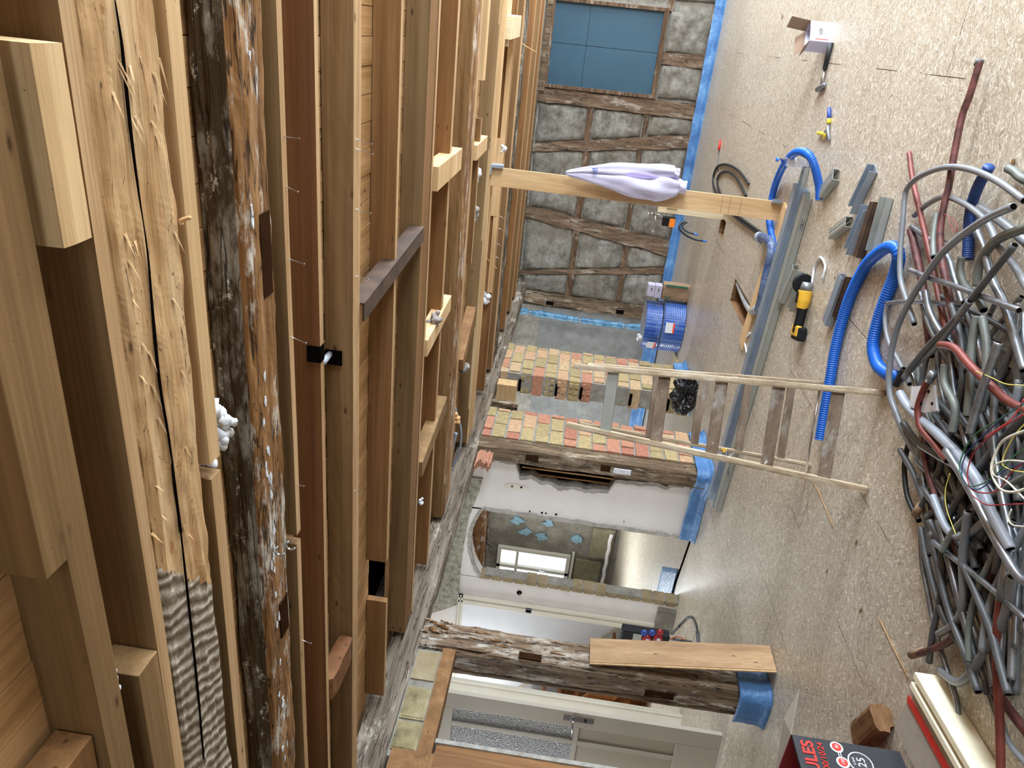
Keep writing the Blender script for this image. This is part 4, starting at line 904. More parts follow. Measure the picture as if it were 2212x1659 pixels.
b = MB(); P4 = [F(1432, 1224), F(1467, 1230), F(1452, 1294), F(1417, 1290)]
b.grid(10, 6, lambda u, v: (P4[0].lerp(P4[1], u)).lerp(P4[3].lerp(P4[2], u), v)+Vector((0, 0, .006+.006*abs(nz((u*3, v*3, 1)))+.03*max(0, u-.7)))); o = b.build('sealing_membrane', 'membrane', solid=.003)
tag(o, 'loose blue membrane flap on the floor in the broken archway', 'membrane')
b = MB(); a_, c_ = F(1492, 1166), F(1446, 1298); b.beam(a_+Vector((0, 0, .001)), c_+Vector((0, 0, .001)), .05, .004, (0, 0, 1)); o = b.build('threshold_slot_shade', 'darkvoid', fl)  # flush black strip painted as the shade in the threshold slot
# foil wrapped duct hanging in the corner
b = MB(); N = 60
def rr(t): 
    c = min(abs(t-k) for k in (.10, .50, .86)); return .052*(1-.42*math.exp(-(c/.02)**2))*(1+.1*math.sin(t*40))
path = [Vector((-3.93, 10.85, 2.26-1.95*i/N)) + Vector((-.02*math.sin(i/N*PI)-.10*(i/N)*.3, 0, 0)) for i in range(N+1)]
b.tube(path, rr, 12); o = b.build('foil_duct', 'duct'); tag(o, 'blue foil wrapped pipe hanging down in the corner beside the brick pillar', 'pipe')
for t in (.10, .50, .86):
    b = MB(); p = path[int(t*N)]; b.lathe(p+Vector((0, 0, -.012)), (0, 0, 1), [(0, .034), (0, .038), (.024, .038), (.024, .034)], 14); b.build('pipe_clamp', 'chrome', o)
# ------------------------------------------------------------------ things standing and lying about
def onP(x, y, P0, n):
    d = ray(x, y); n = Vector(n); return EYE+d*((Vector(P0)-EYE).dot(n)/d.dot(n))
UP = Vector((0, 0, 1))
# upright prop under the layered joist
root = empty('timber_prop', (-1.065, 5.88, 0), 'upright pale plank propping the ceiling in the middle of the room', 'prop')
b = MB(); pb, pt = Vector((-1.067, 5.885, .001)), Vector((-1.072, 5.975, 2.266)); ax = (pt-pb)/2
b.obox((pb+pt)/2, (.072, .006, 0), (-.001, .014, 0), ax); b.build('plank', 'plankply', root, bevel=.002)
b = MB(); b.box(-1.0, -.975, 5.845, 5.85, .02, .09); b.box(-1.005, -.995, 5.85, 5.91, .02, .09); b.build('foot_bracket', 'zinc', root)
b = MB(); b.box(-.998, -.975, 5.93, 6.01, 2.17, 2.262); b.box(-1.05, -.975, 5.90, 5.945, 2.255, 2.268); b.build('head_bracket', 'zinc', root)
b = MB()
for z in (.31, .39, .45): b.obox(pb.lerp(pt, z/2.266)+Vector((0, -.0155, 0)), (.07, .006, 0), (0, .0004, 0), (0, 0, .0008))
b.build('pencil_line', 'greytext', root)
# shirt hung over the prop
YH = 5.84
def lobe(b, pts, m, seed, flat=.75):
    ps = [onY(x, y, YH) for x, y, r in pts]; rs = [r/282 for x, y, r in pts]; sp = spline(ps, 8); N = len(sp); nn = 28; vs = []; fs = []
    for i, p in enumerate(sp):
        t = i/(N-1)*(len(rs)-1); k = min(int(t), len(rs)-2); r = rs[k]+(rs[k+1]-rs[k])*(t-k)
        for j in range(nn):
            a = 2*PI*j/nn; w_ = 1+.13*math.sin(a*5+seed+t*1.3)+.26*nz((math.cos(a)*1.5+seed, math.sin(a)*1.5, t*.8))
            vs.append(p+Vector((math.cos(a)*r*w_, math.sin(a)*r*flat*w_, 0)))
    for i in range(N-1):
        for j in range(nn): fs.append((i*nn+j, i*nn+(j+1) % nn, (i+1)*nn+(j+1) % nn, (i+1)*nn+j))
    fs += [tuple(range(nn))[::-1], tuple(range((N-1)*nn, N*nn))]; b.add(vs, fs, m, True)
b = MB(); lobe(b, [(1222, 372, 2), (1240, 371, 6), (1275, 368, 10), (1320, 368, 13), (1380, 369, 14), (1430, 370, 14), (1456, 371, 12)], 'shirt', 1)
lobe(b, [(1222, 375, 2), (1245, 378, 7), (1290, 385, 13), (1340, 394, 21), (1390, 402, 27), (1420, 406, 28), (1448, 406, 23), (1466, 404, 16)], 'shirt', 4)
sh = b.build('shirt'); tag(sh, 'lilac white long sleeved shirt hanging on the upright prop', 'shirt')
b = MB(); lobe(b, [(1466, 403, 14), (1474, 404, 13), (1482, 404, 12)], 'shirt', 2); b.build('sleeve_cuff', None, sh)
b = MB(); lobe(b, [(1454, 372, 11), (1462, 374, 10), (1468, 375, 9)], 'shirt', 3); b.build('sleeve_cuff', None, sh)
b = MB(); lobe(b, [(1350, 374, 3), (1362, 376, 7), (1385, 377, 8), (1405, 379, 5), (1425, 384, 2)], 'shirtp', 5, .2)  # flat patch, more violet than the cloth around it
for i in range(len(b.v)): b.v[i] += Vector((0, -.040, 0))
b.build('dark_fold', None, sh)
pl = onY(1286, 369, YH-.04)
b = MB()
for k in range(3):
    xx = pl.x-.014+.014*k; b.prism([(xx, YH-.044, pl.z+.0), (xx+.008, YH-.044, pl.z-.004), (xx+.002, YH-.044, pl.z+.012+.007*k), (xx-.006, YH-.044, pl.z+.012+.007*k)], (0, .002, 0))
b.box(pl.x-.022, pl.x+.024, YH-.044, YH-.042, pl.z-.014, pl.z-.008)
b.build('shirt_print', 'logo', sh)

# stepladder
ld = empty('stepladder', (-1.75, 3.6, 0), 'worn paint spattered wooden stepladder standing open in the room', 'ladder')
FL, FR, AL, AR, RL, RR_ = Vector((-1.82, 3.15, 0)), Vector((-1.38, 3.31, 0)), Vector((-1.925, 3.585, 1.405)), Vector((-1.625, 3.715, 1.405)), Vector((-2.13, 3.885, 0)), Vector((-1.68, 4.065, 0))
fn_ = (FR-FL).cross(AL-FL).normalized(); side = (FR-FL).normalized()
def lrail(a, c, name, w_=.03, h_=.055, seed=0):
    b = MB(); rbeam(b, a, c, h_, w_, side, None, .0015, .08, 3, seed=seed); return b.build(name, 'ladder', ld)
for a, c, sd_ in ((FL, AL, 1), (FR, AR, 2)): lrail(a, a+(c-a)*1.03, 'rail', seed=sd_)
for a, c, sd_ in ((RL, AL, 3), (RR_, AR, 4)): lrail(a, a+(c+Vector((0, .035, -.02))-a), 'rear_leg', .022, .045, sd_)
def rung(ya, za_, x, A, B, A1, B1, wd, th, name, mt, off=0):
    n = (B-A).cross(A1-A).normalized(); p = onP(x, ya, A, n); t = (p.z-A.z)/(A1.z-A.z); a = A.lerp(A1, t); c = B.lerp(B1, t)
    b = MB(); d = ((A1-A).normalized()+(B1-B).normalized()).normalized()
    b.obox((a+c)/2, (c-a)/2*.97, d*wd/2, n*th/2); o = b.build(name, mt, ld, bevel=.003); return o
for x in (1315, 1427, 1544, 1668, 1797): rung(880 if x < 1500 else 930, 0, x, FL, FR, AL, AR, .060, .02, 'tread', 'zincdull' if x == 1315 else 'tread')
for x in (1409, 1508, 1606, 1700): rung(900, 0, x, RL, RR_, AL, AR, .045, .018, 'rear_rung', 'tread')
b = MB(); t = .17; a, c = FL.lerp(AL, t+.02), FR.lerp(AR, t+.02); b.tube([a, c], .005, 6); b.build('tie_rod', 'chrome', ld)
b = MB(); p = onP(1562, 968, FL, fn_); tuft(b, p+Vector((0, -.03, 0)), .014, 5, None, 4); b.build('hook_clip', 'yellow', ld)
b = MB(); b.tube(spline([p+Vector((0, -.03, -.01)), p+Vector((-.03, -.04, -.02)), p+Vector((-.02, -.03, -.04)), p+Vector((.0, -.03, -.05))], 6), .0016, 5); b.build('hook_string', 'foamw', ld)

# leaning oak plank
pk = empty('flooring_plank', (-3.29, 3.52, 0), 'oak flooring plank leaning upright against the worm eaten post', 'plank')
p0, p1_ = Vector((-3.296, 3.523, .006)), Vector((-3.462, 3.528, 1.105)); b = MB(); axx = (p1_-p0)/2; nn = axx.cross(Vector((0, 1, 0))).normalized()
b.obox((p0+p1_)/2, Vector((0, .1, 0)), nn*.002, axx); b.build('oak_face', 'oak', pk)
b = MB(); b.obox((p0+p1_)/2+Vector((0, -.004, 0))+nn*(-.0065 if nn.x > 0 else .0065), Vector((0, .106, 0)), nn*.0042, axx); b.build('ply_backing', 'fresh', pk)

# board standing in the floor opening with valve
vb = empty('valve_board', (-1.66, 8.1, 0), 'pale upright board with valve, black box and cables rising from a floor cut-out', 'board')
b0 = onY(1556, 462, 8.1); b1 = onY(1420, 456, 8.1); xc = b0.x
b = MB(); b.box(xc-.055, xc+.055, 8.08, 8.10, -.1, b1.z); b.build('board', 'pale', vb, bevel=.002)
b = MB(); b.box(xc+.0, xc+.07, 8.068, 8.08, b1.z-.20, b1.z-.09); b.build('pale_patch', 'fresh', vb)
b = MB(); c = onY(1452, 482, 8.0); b.box(c.x-.045, c.x+.05, 8.02, 8.09, c.z-.035, c.z+.10); b.build('black_box', 'blackpl', vb, bevel=.006)
b = MB(); b.box(c.x-.046, c.x+.04, 8.012, 8.02, c.z-.03, c.z+.03); b.build('orange_label', 'orange', vb)
b = MB(); c = onY(1412, 463, 8.05); b.lathe(c+Vector((0, 0, -.06)), (0, 0, 1), [(0, .012), (.07, .012), (.07, .02), (.09, .02), (.09, .01), (.12, .01)], 10)
c2 = onY(1410, 500, 8.05); b.tube([c+Vector((0, 0, -.02)), c+Vector((-.10, 0, -.03)), c2], .009, 8); b.lathe(c2, (-.4, -1, .1), [(0, .02), (.03, .02)], 10)
b.box(c.x-.05, c.x-.02, 8.04, 8.08, c.z-.10, c.z-.04); b.build('valve', 'chrome', vb)
for k, pts in enumerate((((1480, 478), (1470, 484), (1468, 495), (1482, 508), (1500, 517), (1518, 520)), ((1484, 480), (1475, 486), (1476, 494), (1486, 501), (1499, 505)))):
    ps = spline([onY(x, y, 8.0-.1*i/5) for i, (x, y) in enumerate(pts)], 8); b = MB(); b.tube(ps, .011, 8); b.build('cable', 'blackrub', vb)
    b = MB(); e = ps[-1]; d = (ps[-1]-ps[-3]).normalized(); b.tube([e, e+d*.04], .0115, 8); b.build('cable_cap', 'bluecap', vb)

# black cables and red tipped rod on the floor
def hose(name, pts, r, mt, label, cat, z=None, ridge=0, n=10, per=12, group=None, parent=None, pitch=None):
    ps = spline([F(p[0], p[1], (p[2] if len(p) > 2 else (z if z is not None else r+.002))) for p in pts], per)
    if ridge:
        L = sum((ps[i+1]-ps[i]).length for i in range(len(ps)-1)); pitch = pitch or r*.42; M_ = int(L/pitch*4); out = []; acc = 0; i = 0; seg = (ps[1]-ps[0]).length
        for k in range(M_+1):
            s = L*k/M_
            while acc+seg < s and i < len(ps)-2: acc += seg; i += 1; seg = (ps[i+1]-ps[i]).length
            out.append(ps[i].lerp(ps[i+1], min(1, (s-acc)/max(seg, 1e-6))))
        b = MB(); N = len(out); b.tube(out, lambda t: r*(1-ridge*(1 if int(round(t*(N-1))) % 4 >= 2 else 0)), n)
    else: b = MB(); b.tube(ps, r, n)
    o = b.build(name, mt, parent)
    if label: tag(o, label, cat, group)
    return o
hose('black_cable', [(1617, 397), (1595, 368), (1568, 355), (1548, 362), (1540, 392), (1550, 425), (1568, 452), (1605, 482), (1650, 513), (1668, 528)], .012, 'blackrub', 'outer black cable curling over the floor behind the prop', 'cable')
hose('black_cable', [(1611, 422), (1592, 386), (1572, 371), (1557, 374), (1549, 390), (1556, 418), (1575, 450), (1610, 478), (1655, 510), (1672, 522)], .012, 'blackrub', 'inner black cable curling over the floor behind the prop', 'cable')
o = hose('thin_wire', [(1548, 372), (1551, 350), (1553, 322)], .005, 'greycon2', 'thin wire with red cap beside the curled black cables', 'wire')
b = MB(); b.tube([F(1553, 324, .012), F(1556, 303, .012)], .013, 8); b.build('red_cap', 'redstrap', o)
# blue hoses
hose('corrugated_hose', [(1771, 950), (1779, 900), (1790, 840), (1806, 745), (1832, 652), (1866, 580), (1898, 546, .05), (1925, 533, .07), (1941, 549, .06), (1934, 590), (1915, 640), (1896, 695), (1886, 745), (1894, 785), (1914, 806), (1940, 815)], .030, 'blue', 'long bright blue corrugated hose snaking from the ladder to the pipe heap', 'hose', ridge=.13, n=16)
hose('corrugated_hose', [(1770, 432, .03), (1769, 400, .05), (1757, 352, .12), (1742, 331, .16), (1720, 329, .16), (1700, 347, .1), (1682, 380, .05), (1668, 425), (1662, 475), (1672, 525), (1678, 545)], .027, 'blue', 'bright blue corrugated hose arching beside the water bottle', 'hose', ridge=.13, n=16)
hose('corrugated_hose', [(2137, 360, .06), (2112, 405, .05), (2096, 455), (2093, 505), (2090, 560)], .021, 'bluedk', 'short darker blue corrugated hose end near the right edge of the photo', 'hose', ridge=.13, n=14)
# water bottle
bp = F(1748, 357); b = MB(); prof = [(0, .022), (.004, .03), (.02, .032), (.035, .029), (.05, .032), (.09, .032), (.095, .030), (.13, .031), (.155, .03), (.185, .016), (.2, .0125), (.212, .0125)]
b.lathe(bp+Vector((0, 0, .001)), (.06, .05, 1), prof, 20); bo = b.build('water_bottle', 'petclear'); tag(bo, 'small clear water bottle with blue cap standing beside the arched blue hose', 'bottle')
ax_ = Vector((.06, .05, 1)).normalized()
b = MB(); b.lathe(bp+ax_*.212, ax_, [(0, .0145), (.018, .0145), (.018, .012)], 14); b.build('bottle_cap', 'bluecap', bo)
b = MB(); b.lathe(bp+ax_*.10, ax_, [(0, .0325), (.045, .0325)], 20); b.build('bottle_label', 'paper', bo)
# lagged pipe out of the floor trench
lp = hose('lagged_pipe', [(1598, 612, -.05), (1612, 648, -.05), (1626, 672, -.03), (1640, 665, .03), (1650, 625, .05), (1660, 575, .055), (1668, 540, .055), (1660, 518, .055), (1644, 512, .05)], .036, 'wrapnavy', 'foil lagged pipe rising from the floor trench beside the long profiles', 'pipe')
b = MB(); b.tube(spline([F(1598, 612, -.045), F(1612, 648, -.045), F(1626, 672, -.025), F(1638, 667, .028)], 6), .039, 10); b.build('grey_lagging', 'pipewrap', lp)
b = MB(); b.lathe(F(1645, 513, .05), (-.2, .9, .1), [(0, .045), (.06, .045), (.06, .03), (.09, .03)], 12); b.tube([F(1645, 513, .06), F(1640, 532, .03)], .008, 6); b.build('pipe_end', 'pipewrap', lp)

# galvanised profiles
def uprof(name, p, q, wd, ht, label, group=None, mt='zinc', z=.003, flip=False, lip=.008):
    p, q = Vector(p), Vector(q); p.z = q.z = z; d = (q-p).normalized(); sd = d.cross(UP); b = MB(); th = .0022; mid = (p+q)/2; h = (q-p)/2
    zb = ht-th/2 if flip else th/2
    b.obox(mid+UP*zb, sd*wd/2, UP*th/2, h)
    for s_ in (-1, 1):
        b.obox(mid+sd*s_*(wd/2-th/2)+UP*(ht/2), sd*th/2, UP*ht/2, h)
        b.obox(mid+sd*s_*(wd/2-lip/2)+UP*(th/2 if flip else ht-th/2), sd*lip/2, UP*th/2, h)
    for s_ in (-.22, .22): b.obox(mid+sd*s_*wd+UP*(zb+th*.7), sd*.004, UP*th*.5, h)
    o = b.build(name, mt); tag(o, label, 'metal profile', group); return o
A, B = F(1735, 397), F(1545, 1065); d = (B-A).normalized(); sd = d.cross(UP)     # sd points to the near side
if sd.y > 0: sd = -sd
for k, (s0_, s1_, off, wd, ht, z, fl_, lb) in enumerate(((0, 0, .055, .10, .045, .022, True, 'long galvanised profile nearest the floor trench, one of three side by side'), (.0, .0, .165, .10, .05, .003, False, 'long galvanised profile in the middle of three side by side, one flange marked'),
      (.02, .05, .275, .10, .045, .003, True, 'long galvanised profile nearest the angle grinder, one of three side by side'))):
    o = uprof('steel_profile', A+sd*off+d*s0_, B+sd*off-d*s1_, wd, ht, lb, mt='zinc' if k != 2 else 'zincdull', z=z, flip=fl_)
    if k == 2:
        for tp in (F(1733, 487, .05), F(1574, 1022, .05)):
            text('H', 'pen_mark', 'greytext', o, tp+Vector((0, 0, .002)), sd, -d, .10)
uprof('steel_profile', A+sd*.02-d*.12, A+sd*.03+d*.9, .075, .03, 'short profile end sticking out under the three long profiles near the blue hose', mt='zincdull', z=.003)
p, q = F(1702, 448), F(1604, 745); b = MB(); dd_ = (q-p).normalized(); b.beam(p+UP*.010, q+UP*.010, .17, .018, UP); o = b.build('floor_batten', 'fresh'); tag(o, 'thin pale board under the long profiles beside the prop foot', 'board')
for k, (x1, y1, x2, y2, wd, mt, lb) in enumerate(((1815, 378, 1779, 425, .075, 'zincdull', 'short bent profile offcut right beside the blue hose end'), (1894, 364, 1850, 455, .075, 'zinc', 'longest single profile offcut lying right of the bent one'),
    (1843, 480, 1806, 508, .06, 'zincdull', 'smallest crumpled profile offcut beside the stack of four'), (1881, 450, 1841, 545, .07, 'zinc', 'profile offcut at the left of the fanned stack'), (1901, 440, 1864, 556, .06, 'steelrust', 'dark profile offcut in the middle of the fanned stack'),
    (1925, 428, 1893, 545, .08, 'zincdull', 'profile offcut at the right of the fanned stack touching the blue hose'), (1727, 579, 1696, 650, .06, 'zincdull', 'profile offcut next to the long profiles, partly under the grinder guard'), (1740, 590, 1716, 670, .07, 'zincdull', 'profile offcut between grinder guard and long profiles'),
    (1832, 598, 1796, 700, .08, 'zinc', 'dark profile offcut between grinder and long blue hose'), (1845, 603, 1815, 690, .05, 'steelrust', 'narrow dark profile offcut tucked against the long blue hose'))):
    uprof('steel_profile', F(x1, y1), F(x2, y2), wd, .04, lb, mt=mt, flip=(k % 2 == 0), z=.003)
# angle grinder
g0, g1 = F(1737, 725), F(1760, 612); gd = (g1-g0); GL = gd.length; gd.normalize(); gs = gd.cross(UP)
gr = empty('angle_grinder', g0, 'yellow and black cordless angle grinder lying on the floor', 'angle grinder')
def G(t, s=0, z=.04): return g0+gd*(GL*t)+gs*s+UP*z
b = MB(); b.tube(spline([G(.14, 0, .05), G(.3, 0, .045), G(.5, 0, .045), G(.6, 0, .045)], 6), lambda t: .030+.004*t, 14); b.build('grip', 'blackpl', gr)
b = MB(); b.tube(spline([G(.5, 0, .05), G(.6, 0, .047), G(.72, 0, .047), G(.84, 0, .047)], 6), lambda t: .033+.010*min(1, t*2), 16); b.build('motor_housing', 'yellow', gr)
b = MB(); b.tube([G(.84, 0, .047), G(.93, .0, .047), G(1.0, -.0, .047)], lambda t: .040-.012*t, 14); b.build('gear_head', 'toolgrey', gr)
b = MB(); b.box(*[0]*6) if 0 else None; c = G(.70, 0, .093); b.obox(c, gs*.016, gd*.035, UP*.002); b.build('air_vent', 'blackpl', gr)
gdx = -gs if (F(1738, 615)-G(.93)).dot(-gs) > 0 else gs
b = MB(); cc = G(.96, 0, .05)+gdx*.055; b.lathe(cc, gdx+UP*.1, [(0, .058), (.004, .066), (.02, .066), (.022, .06)], 24); b.build('wheel_guard', 'blackpl', gr)
b = MB(); b.lathe(cc+gdx*.024, gdx+UP*.1, [(0, .06), (.003, .06)], 24); b.build('cutting_disc', 'blackrub', gr)
b = MB(); b.obox(G(.03, 0, .035), gd*.045, gs*.068, UP*.03); b.build('battery', 'blackpl', gr, bevel=.012)
b = MB(); b.obox(G(.075, 0, .055), gd*.035, gs*.06, UP*.016); b.build('battery_cover', 'yellow', gr, bevel=.008)
b = MB(); b.obox(G(.085, .0, .073), gd*.014, gs*.02, UP*.001); b.build('battery_badge', 'blackpl', gr)
# bent white strips
for k, pts in enumerate((((1753, 618), (1757, 590), (1760, 574), (1772, 555), (1783, 573), (1780, 590), (1776, 604)), ((1613, 762), (1609, 742), (1608, 735), (1620, 719)))):
    o = hose('bent_strip', pts, .008, 'paper', ('bent white plastic strip at the tip of the angle grinder', 'bent white plastic strip beside the long profiles near the ladder')[k], 'plastic strip', n=6, per=2)
# hammer, pliers, carton
hm = empty('hammer', F(1776, 170), 'hammer with black grip and steel head beside the open carton', 'hammer')
h0, h1_, h2_ = F(1795, 92, .02), F(1781, 150, .018), F(1774, 188, .018)
b = MB(); b.tube([h0, h0.lerp(h1_, .5), h1_], lambda t: .019-.004*t, 12); b.build('grip', 'blackrub', hm)
b = MB(); b.tube([h1_, h2_], .010, 10); b.build('shaft', 'chrome', hm)
hd = (h2_-h1_).normalized(); hs = hd.cross(UP); b = MB(); b.tube([h2_-hs*.07, h2_-hs*.03, h2_+hs*.02, h2_+hs*.075], lambda t: .019 if t > .6 else .013+.004*t, 10); b.build('hammer_head', 'toolgrey', hm)
pr = empty('pliers', F(1790, 270), 'pliers with blue and yellow handles on the floor below the hammer', 'pliers')
b = MB(); b.tube([F(1791, 234, .015), F(1791, 257, .015)], .013, 10); b.build('handle', 'toolblue', pr)
b = MB(); b.tube([F(1791, 257, .015), F(1790, 267, .015)], .0135, 10); b.build('handle_collar', 'yellow2', pr)
b = MB(); b.tube([F(1790, 267, .014), F(1788, 282, .014), F(1791, 303, .014)], lambda t: .009+.006*math.sin(PI*t), 8); b.lathe(F(1786, 287, .008), (0, 0, 1), [(0, .018), (.016, .018)], 12); b.build('jaw', 'toolgrey', pr)
b = MB(); b.tube([F(1785, 290, .015), F(1776, 289, .015), F(1767, 287, .015)], .011, 8); b.tube([F(1785, 290, .015), F(1779, 298, .015)], .010, 8); b.build('handle', 'yellow2', pr)
ct = empty('carton', F(1790, 80), 'small open lilac white carton with brown flaps by the hammer', 'box')
c0 = F(1795, 92); c1 = F(1797, 58); ux = (c1-c0); ux = ux.normalized()*.155; uy = Vector((-ux.y, ux.x, 0)).normalized()*.11
if uy.y < 0: uy = -uy
hh = onY(1748, 92, c0.y).z; b = MB()
for base, vec in ((c0, ux), (c0+uy, ux), (c0, uy), (c0+ux, uy)): b.obox(base+vec/2+UP*hh/2, vec/2, (vec.cross(UP)).normalized()*.0015, UP*hh/2)
b.box(c0.x, c0.x+.001, c0.y, c0.y+.001, 0, .001); b.obox(c0+ux/2+uy/2+UP*.002, ux/2, uy/2, UP*.001); b.build('carton_body', 'lilac', ct)
b = MB(); b.obox(c0+ux*.45-Vector((0, .0022, 0))+UP*hh*.45, ux*.33, Vector((0, .0004, 0)), UP*hh*.28); b.build('carton_print', 'paper', ct)
text('500', 'carton_print', 'greytext', ct, c0+ux*.5+Vector((0, -.004, hh*.5)), ux, UP, .035)
b = MB(); b.obox(c0+ux*.12-Vector((0, .003, 0))+UP*hh*.45, ux*.02, Vector((0, .0006, 0)), UP*hh*.3); b.build('red_stripe', 'redtext', ct)
for base, vec, dr in ((c0, uy, -ux.normalized()*.05+UP*.035), (c0+ux, uy, ux.normalized()*.02+UP*.13), (c0+uy, ux, uy.normalized()*.06+UP*.05)):
    b = MB(); q0 = base+UP*hh; b.prism([q0, q0+vec, q0+vec+dr, q0+dr], (vec.cross(dr)).normalized()*.0015); b.build('flap', 'cardbrown', ct)
# black bag by the broad brick pillar
bg_ = F(1512, 845); b = MB(); bm = bmesh.new(); bmesh.ops.create_icosphere(bm, subdivisions=5, radius=1)
vs = []
for v in bm.verts:
    c = v.co; k = 1+.30*nz(c*2.1)+.14*nz(c*6)+.05*nz(c*15); vs.append(bg_+Vector((c.x*.21*k-.05, c.y*.16*k, max(.0, .13+c.z*.15*k+.05*max(0, -c.x)))))
fs = [[v.index for v in f.verts] for f in bm.faces]; bm.free(); b.add(vs, fs, None, False); o = b.build('rubbish_bag', 'bagblack'); tag(o, 'crumpled black plastic bag on the floor behind the stepladder', 'bag')
# pipe coils, paper bag, boxes
def coil(c, z0, h, r, label):
    b = MB(); prof = [(0, r*.45), (0, r*.9)]; n = int(h/.022)
    for i in range(n): z = h*i/n; prof += [(z+.002, r*.985), (z+h/n*.35, r), (z+h/n*.65, r), (z+h/n*.98, r*.985)]
    prof += [(h, r*.9), (h, r*.45)]
    b.lathe(c+UP*z0, UP, prof, 56); o = b.build('pipe_coil', 'coil'); tag(o, label, 'pipe coil')
    b = MB(); b.lathe(c+UP*(z0+.004), UP, [(0, r*.449), (h-.004, r*.449)], 32); b.build('coil_core', 'darkvoid', o)
    b = MB(); b.lathe(c+UP*(z0+h+.0005), UP, [(0, r*.93), (.002, r*.90)], 40); b.build('film_cover', 'filmgrey', o); return o
cc = Vector((-3.30, 9.26, 0)); b = MB(); b.box(-3.86, -3.66, 9.0, 9.3, 0, .02); o = b.build('pallet_board', 'pale'); tag(o, 'pale board end on the floor between pipe coils and broad brick pillar', 'board')
k1 = coil(cc, .002, .27, .335, 'lower and wider shrink wrapped blue pipe coil'); k2 = coil(cc+Vector((-.03, .02, 0)), .283, .21, .315, 'upper shrink wrapped blue pipe coil, stacked on the wider one')
def label_on(coil_o, c, r, ang, z, w_, h_, right):
    d_ = Vector((math.cos(ang), math.sin(ang), 0)); t_ = Vector((-d_.y, d_.x, 0))
    b = MB(); b.obox(c+d_*(r+.004)+UP*z, t_*w_/2, d_*.002, UP*h_/2); b.build('label', 'paper', coil_o)
    b = MB(); b.obox(c+d_*(r+.0065)+UP*(z+(-h_*.42)), t_*w_/2, d_*.001, UP*h_*.1); b.build('red_label_band', 'redlab', coil_o)
label_on(k1, cc, .335, -PI/2+.25, .19, .13, .11, 1); label_on(k2, cc, .335, -PI/2-.62, .38, .13, .11, 1)
b = MB(); tuft(b, cc+Vector((-.2, -.05, .52)), .05, 3, None, 5, (1.4, 1, .4)); o = b.build('paper_scrap', 'paper'); tag(o, 'white crumpled paper on top of the pipe coils', 'paper')
pbx = F(1488, 641); b = MB(); rbeam(b, pbx+Vector((.02, .08, .002)), pbx+Vector((.02, .08, .335)), .22, .15, (0, 1, 0), None, .012, .04, 4, seed=3); o = b.build('paper_bag', 'kraft'); tag(o, 'brown paper sack with green print standing beside the pipe coils', 'bag')
text('N', 'bag_print', 'greenpr', o, pbx+Vector((-.05, -.010, .27)), (0, 0, -1), (1, 0, 0), .09); b = MB(); b.box(pbx.x+.10, pbx.x+.122, pbx.y-.004, pbx.y+.002, .03, .31); b.build('green_stripe', 'greenpr', o)
for k in range(2):
    b = MB(); z = .345+k*.092; b.box(pbx.x-.07+.01*k, pbx.x+.09, pbx.y+.01, pbx.y+.14, z, z+.088); o = b.build('small_box', 'lilac', bevel=.002); tag(o, ('small white printed box lying directly on the paper sack', 'small white printed box, topmost above the paper sack')[k], 'box')
    text('160', 'box_print', 'greytext', o, Vector((pbx.x+.03, pbx.y+.008, z+.04)), (1, 0, 0), UP, .03)

# open panelled door leaf and its frame
dv = ray(565, 6535); dv = Vector((dv.x, dv.y, 0)).normalized(); P0 = Vector((-4.375, 3.835, 0)); nd = Vector((dv.y, -dv.x, 0))
if nd.dot(EYE-P0) < 0: nd = -nd
def D(s, z, o=0): return P0+dv*s+UP*z+nd*o
WL, Z0, Z1 = .86, .03, 2.09
def dh(x, y): p = onP(x, y, P0, nd); return (p-P0).dot(dv), p.z
gT = dh(977, 1545)[1]; gB = dh(1239, 1585)[1]; pT = dh(1250, 1585)[1]; pB_ = dh(1459, 1610)[1]; s1_ = dh(1000, 1536)[0]
b = MB(); th = .022
def slab(s0, s1, za_, zb_, o0=-.04, o1=0, m='door'):
    b.obox((D(s0, za_, o0)+D(s1, zb_, o1))/2, dv*(s1-s0)/2, nd*(o1-o0)/2, UP*(zb_-za_)/2, m)
sA = .125; mu = .262
slab(0, sA, Z0, Z1); slab(WL-sA, WL, Z0, Z1); slab(sA, WL-sA, gT, Z1); slab(sA, WL-sA, pT, gB); slab(sA, WL-sA, Z0, pB_); slab(mu-.014, mu+.014, gB, gT); slab(WL-mu-.014, WL-mu+.014, gB, gT); slab(mu-.014, mu+.014, pB_, pT)
slab(sA, WL-sA, pB_, pT, -.028, -.014, 'doorin')
leaf = struct(b, 'door_1', None, bevel=.003)
b = MB(); slab(sA, WL-sA, gB, gT, -.024, -.018, 'frost'); b.build('glass_pane', None, leaf)
hz = dh(1245, 1563)[1]; b = MB(); slab(.035, .075, hz-.12, hz+.10, 0, .004, 'chrome'); b.tube([D(.055, hz+.03, 0), D(.055, hz+.03, .05), D(.075, hz+.03, .055), D(.17, hz+.02, .055)], .009, 10, 'chrome'); b.lathe(D(.055, hz-.06, .003), nd, [(0, .011), (.008, .011)], 12, 'blackpl'); b.build('door_handle', None, leaf)
c0, c1 = Vector((-5.46, 4.945, 0)), Vector((-5.66, 4.80, 0)); cd = (c1-c0).normalized(); cn = Vector((cd.y, -cd.x, 0)); 
if cn.dot(EYE-c0) < 0: cn = -cn
b = MB()
for s0, s1, zt_, o0, o1, m in ((0, .02, 2.3, -.1, .012, 'cream'), (.02, .15, 2.3, -.1, 0, 'cream'), (.165, .25, 2.3, -.1, -.0, 'cream'), (.15, .165, 2.3, -.1, -.02, 'cream')):
    b.obox((c0+cd*(s0+s1)/2)+UP*(zt_/2)+cn*(o0+o1)/2, cd*(s1-s0)/2, cn*(o1-o0)/2, UP*zt_/2, m)
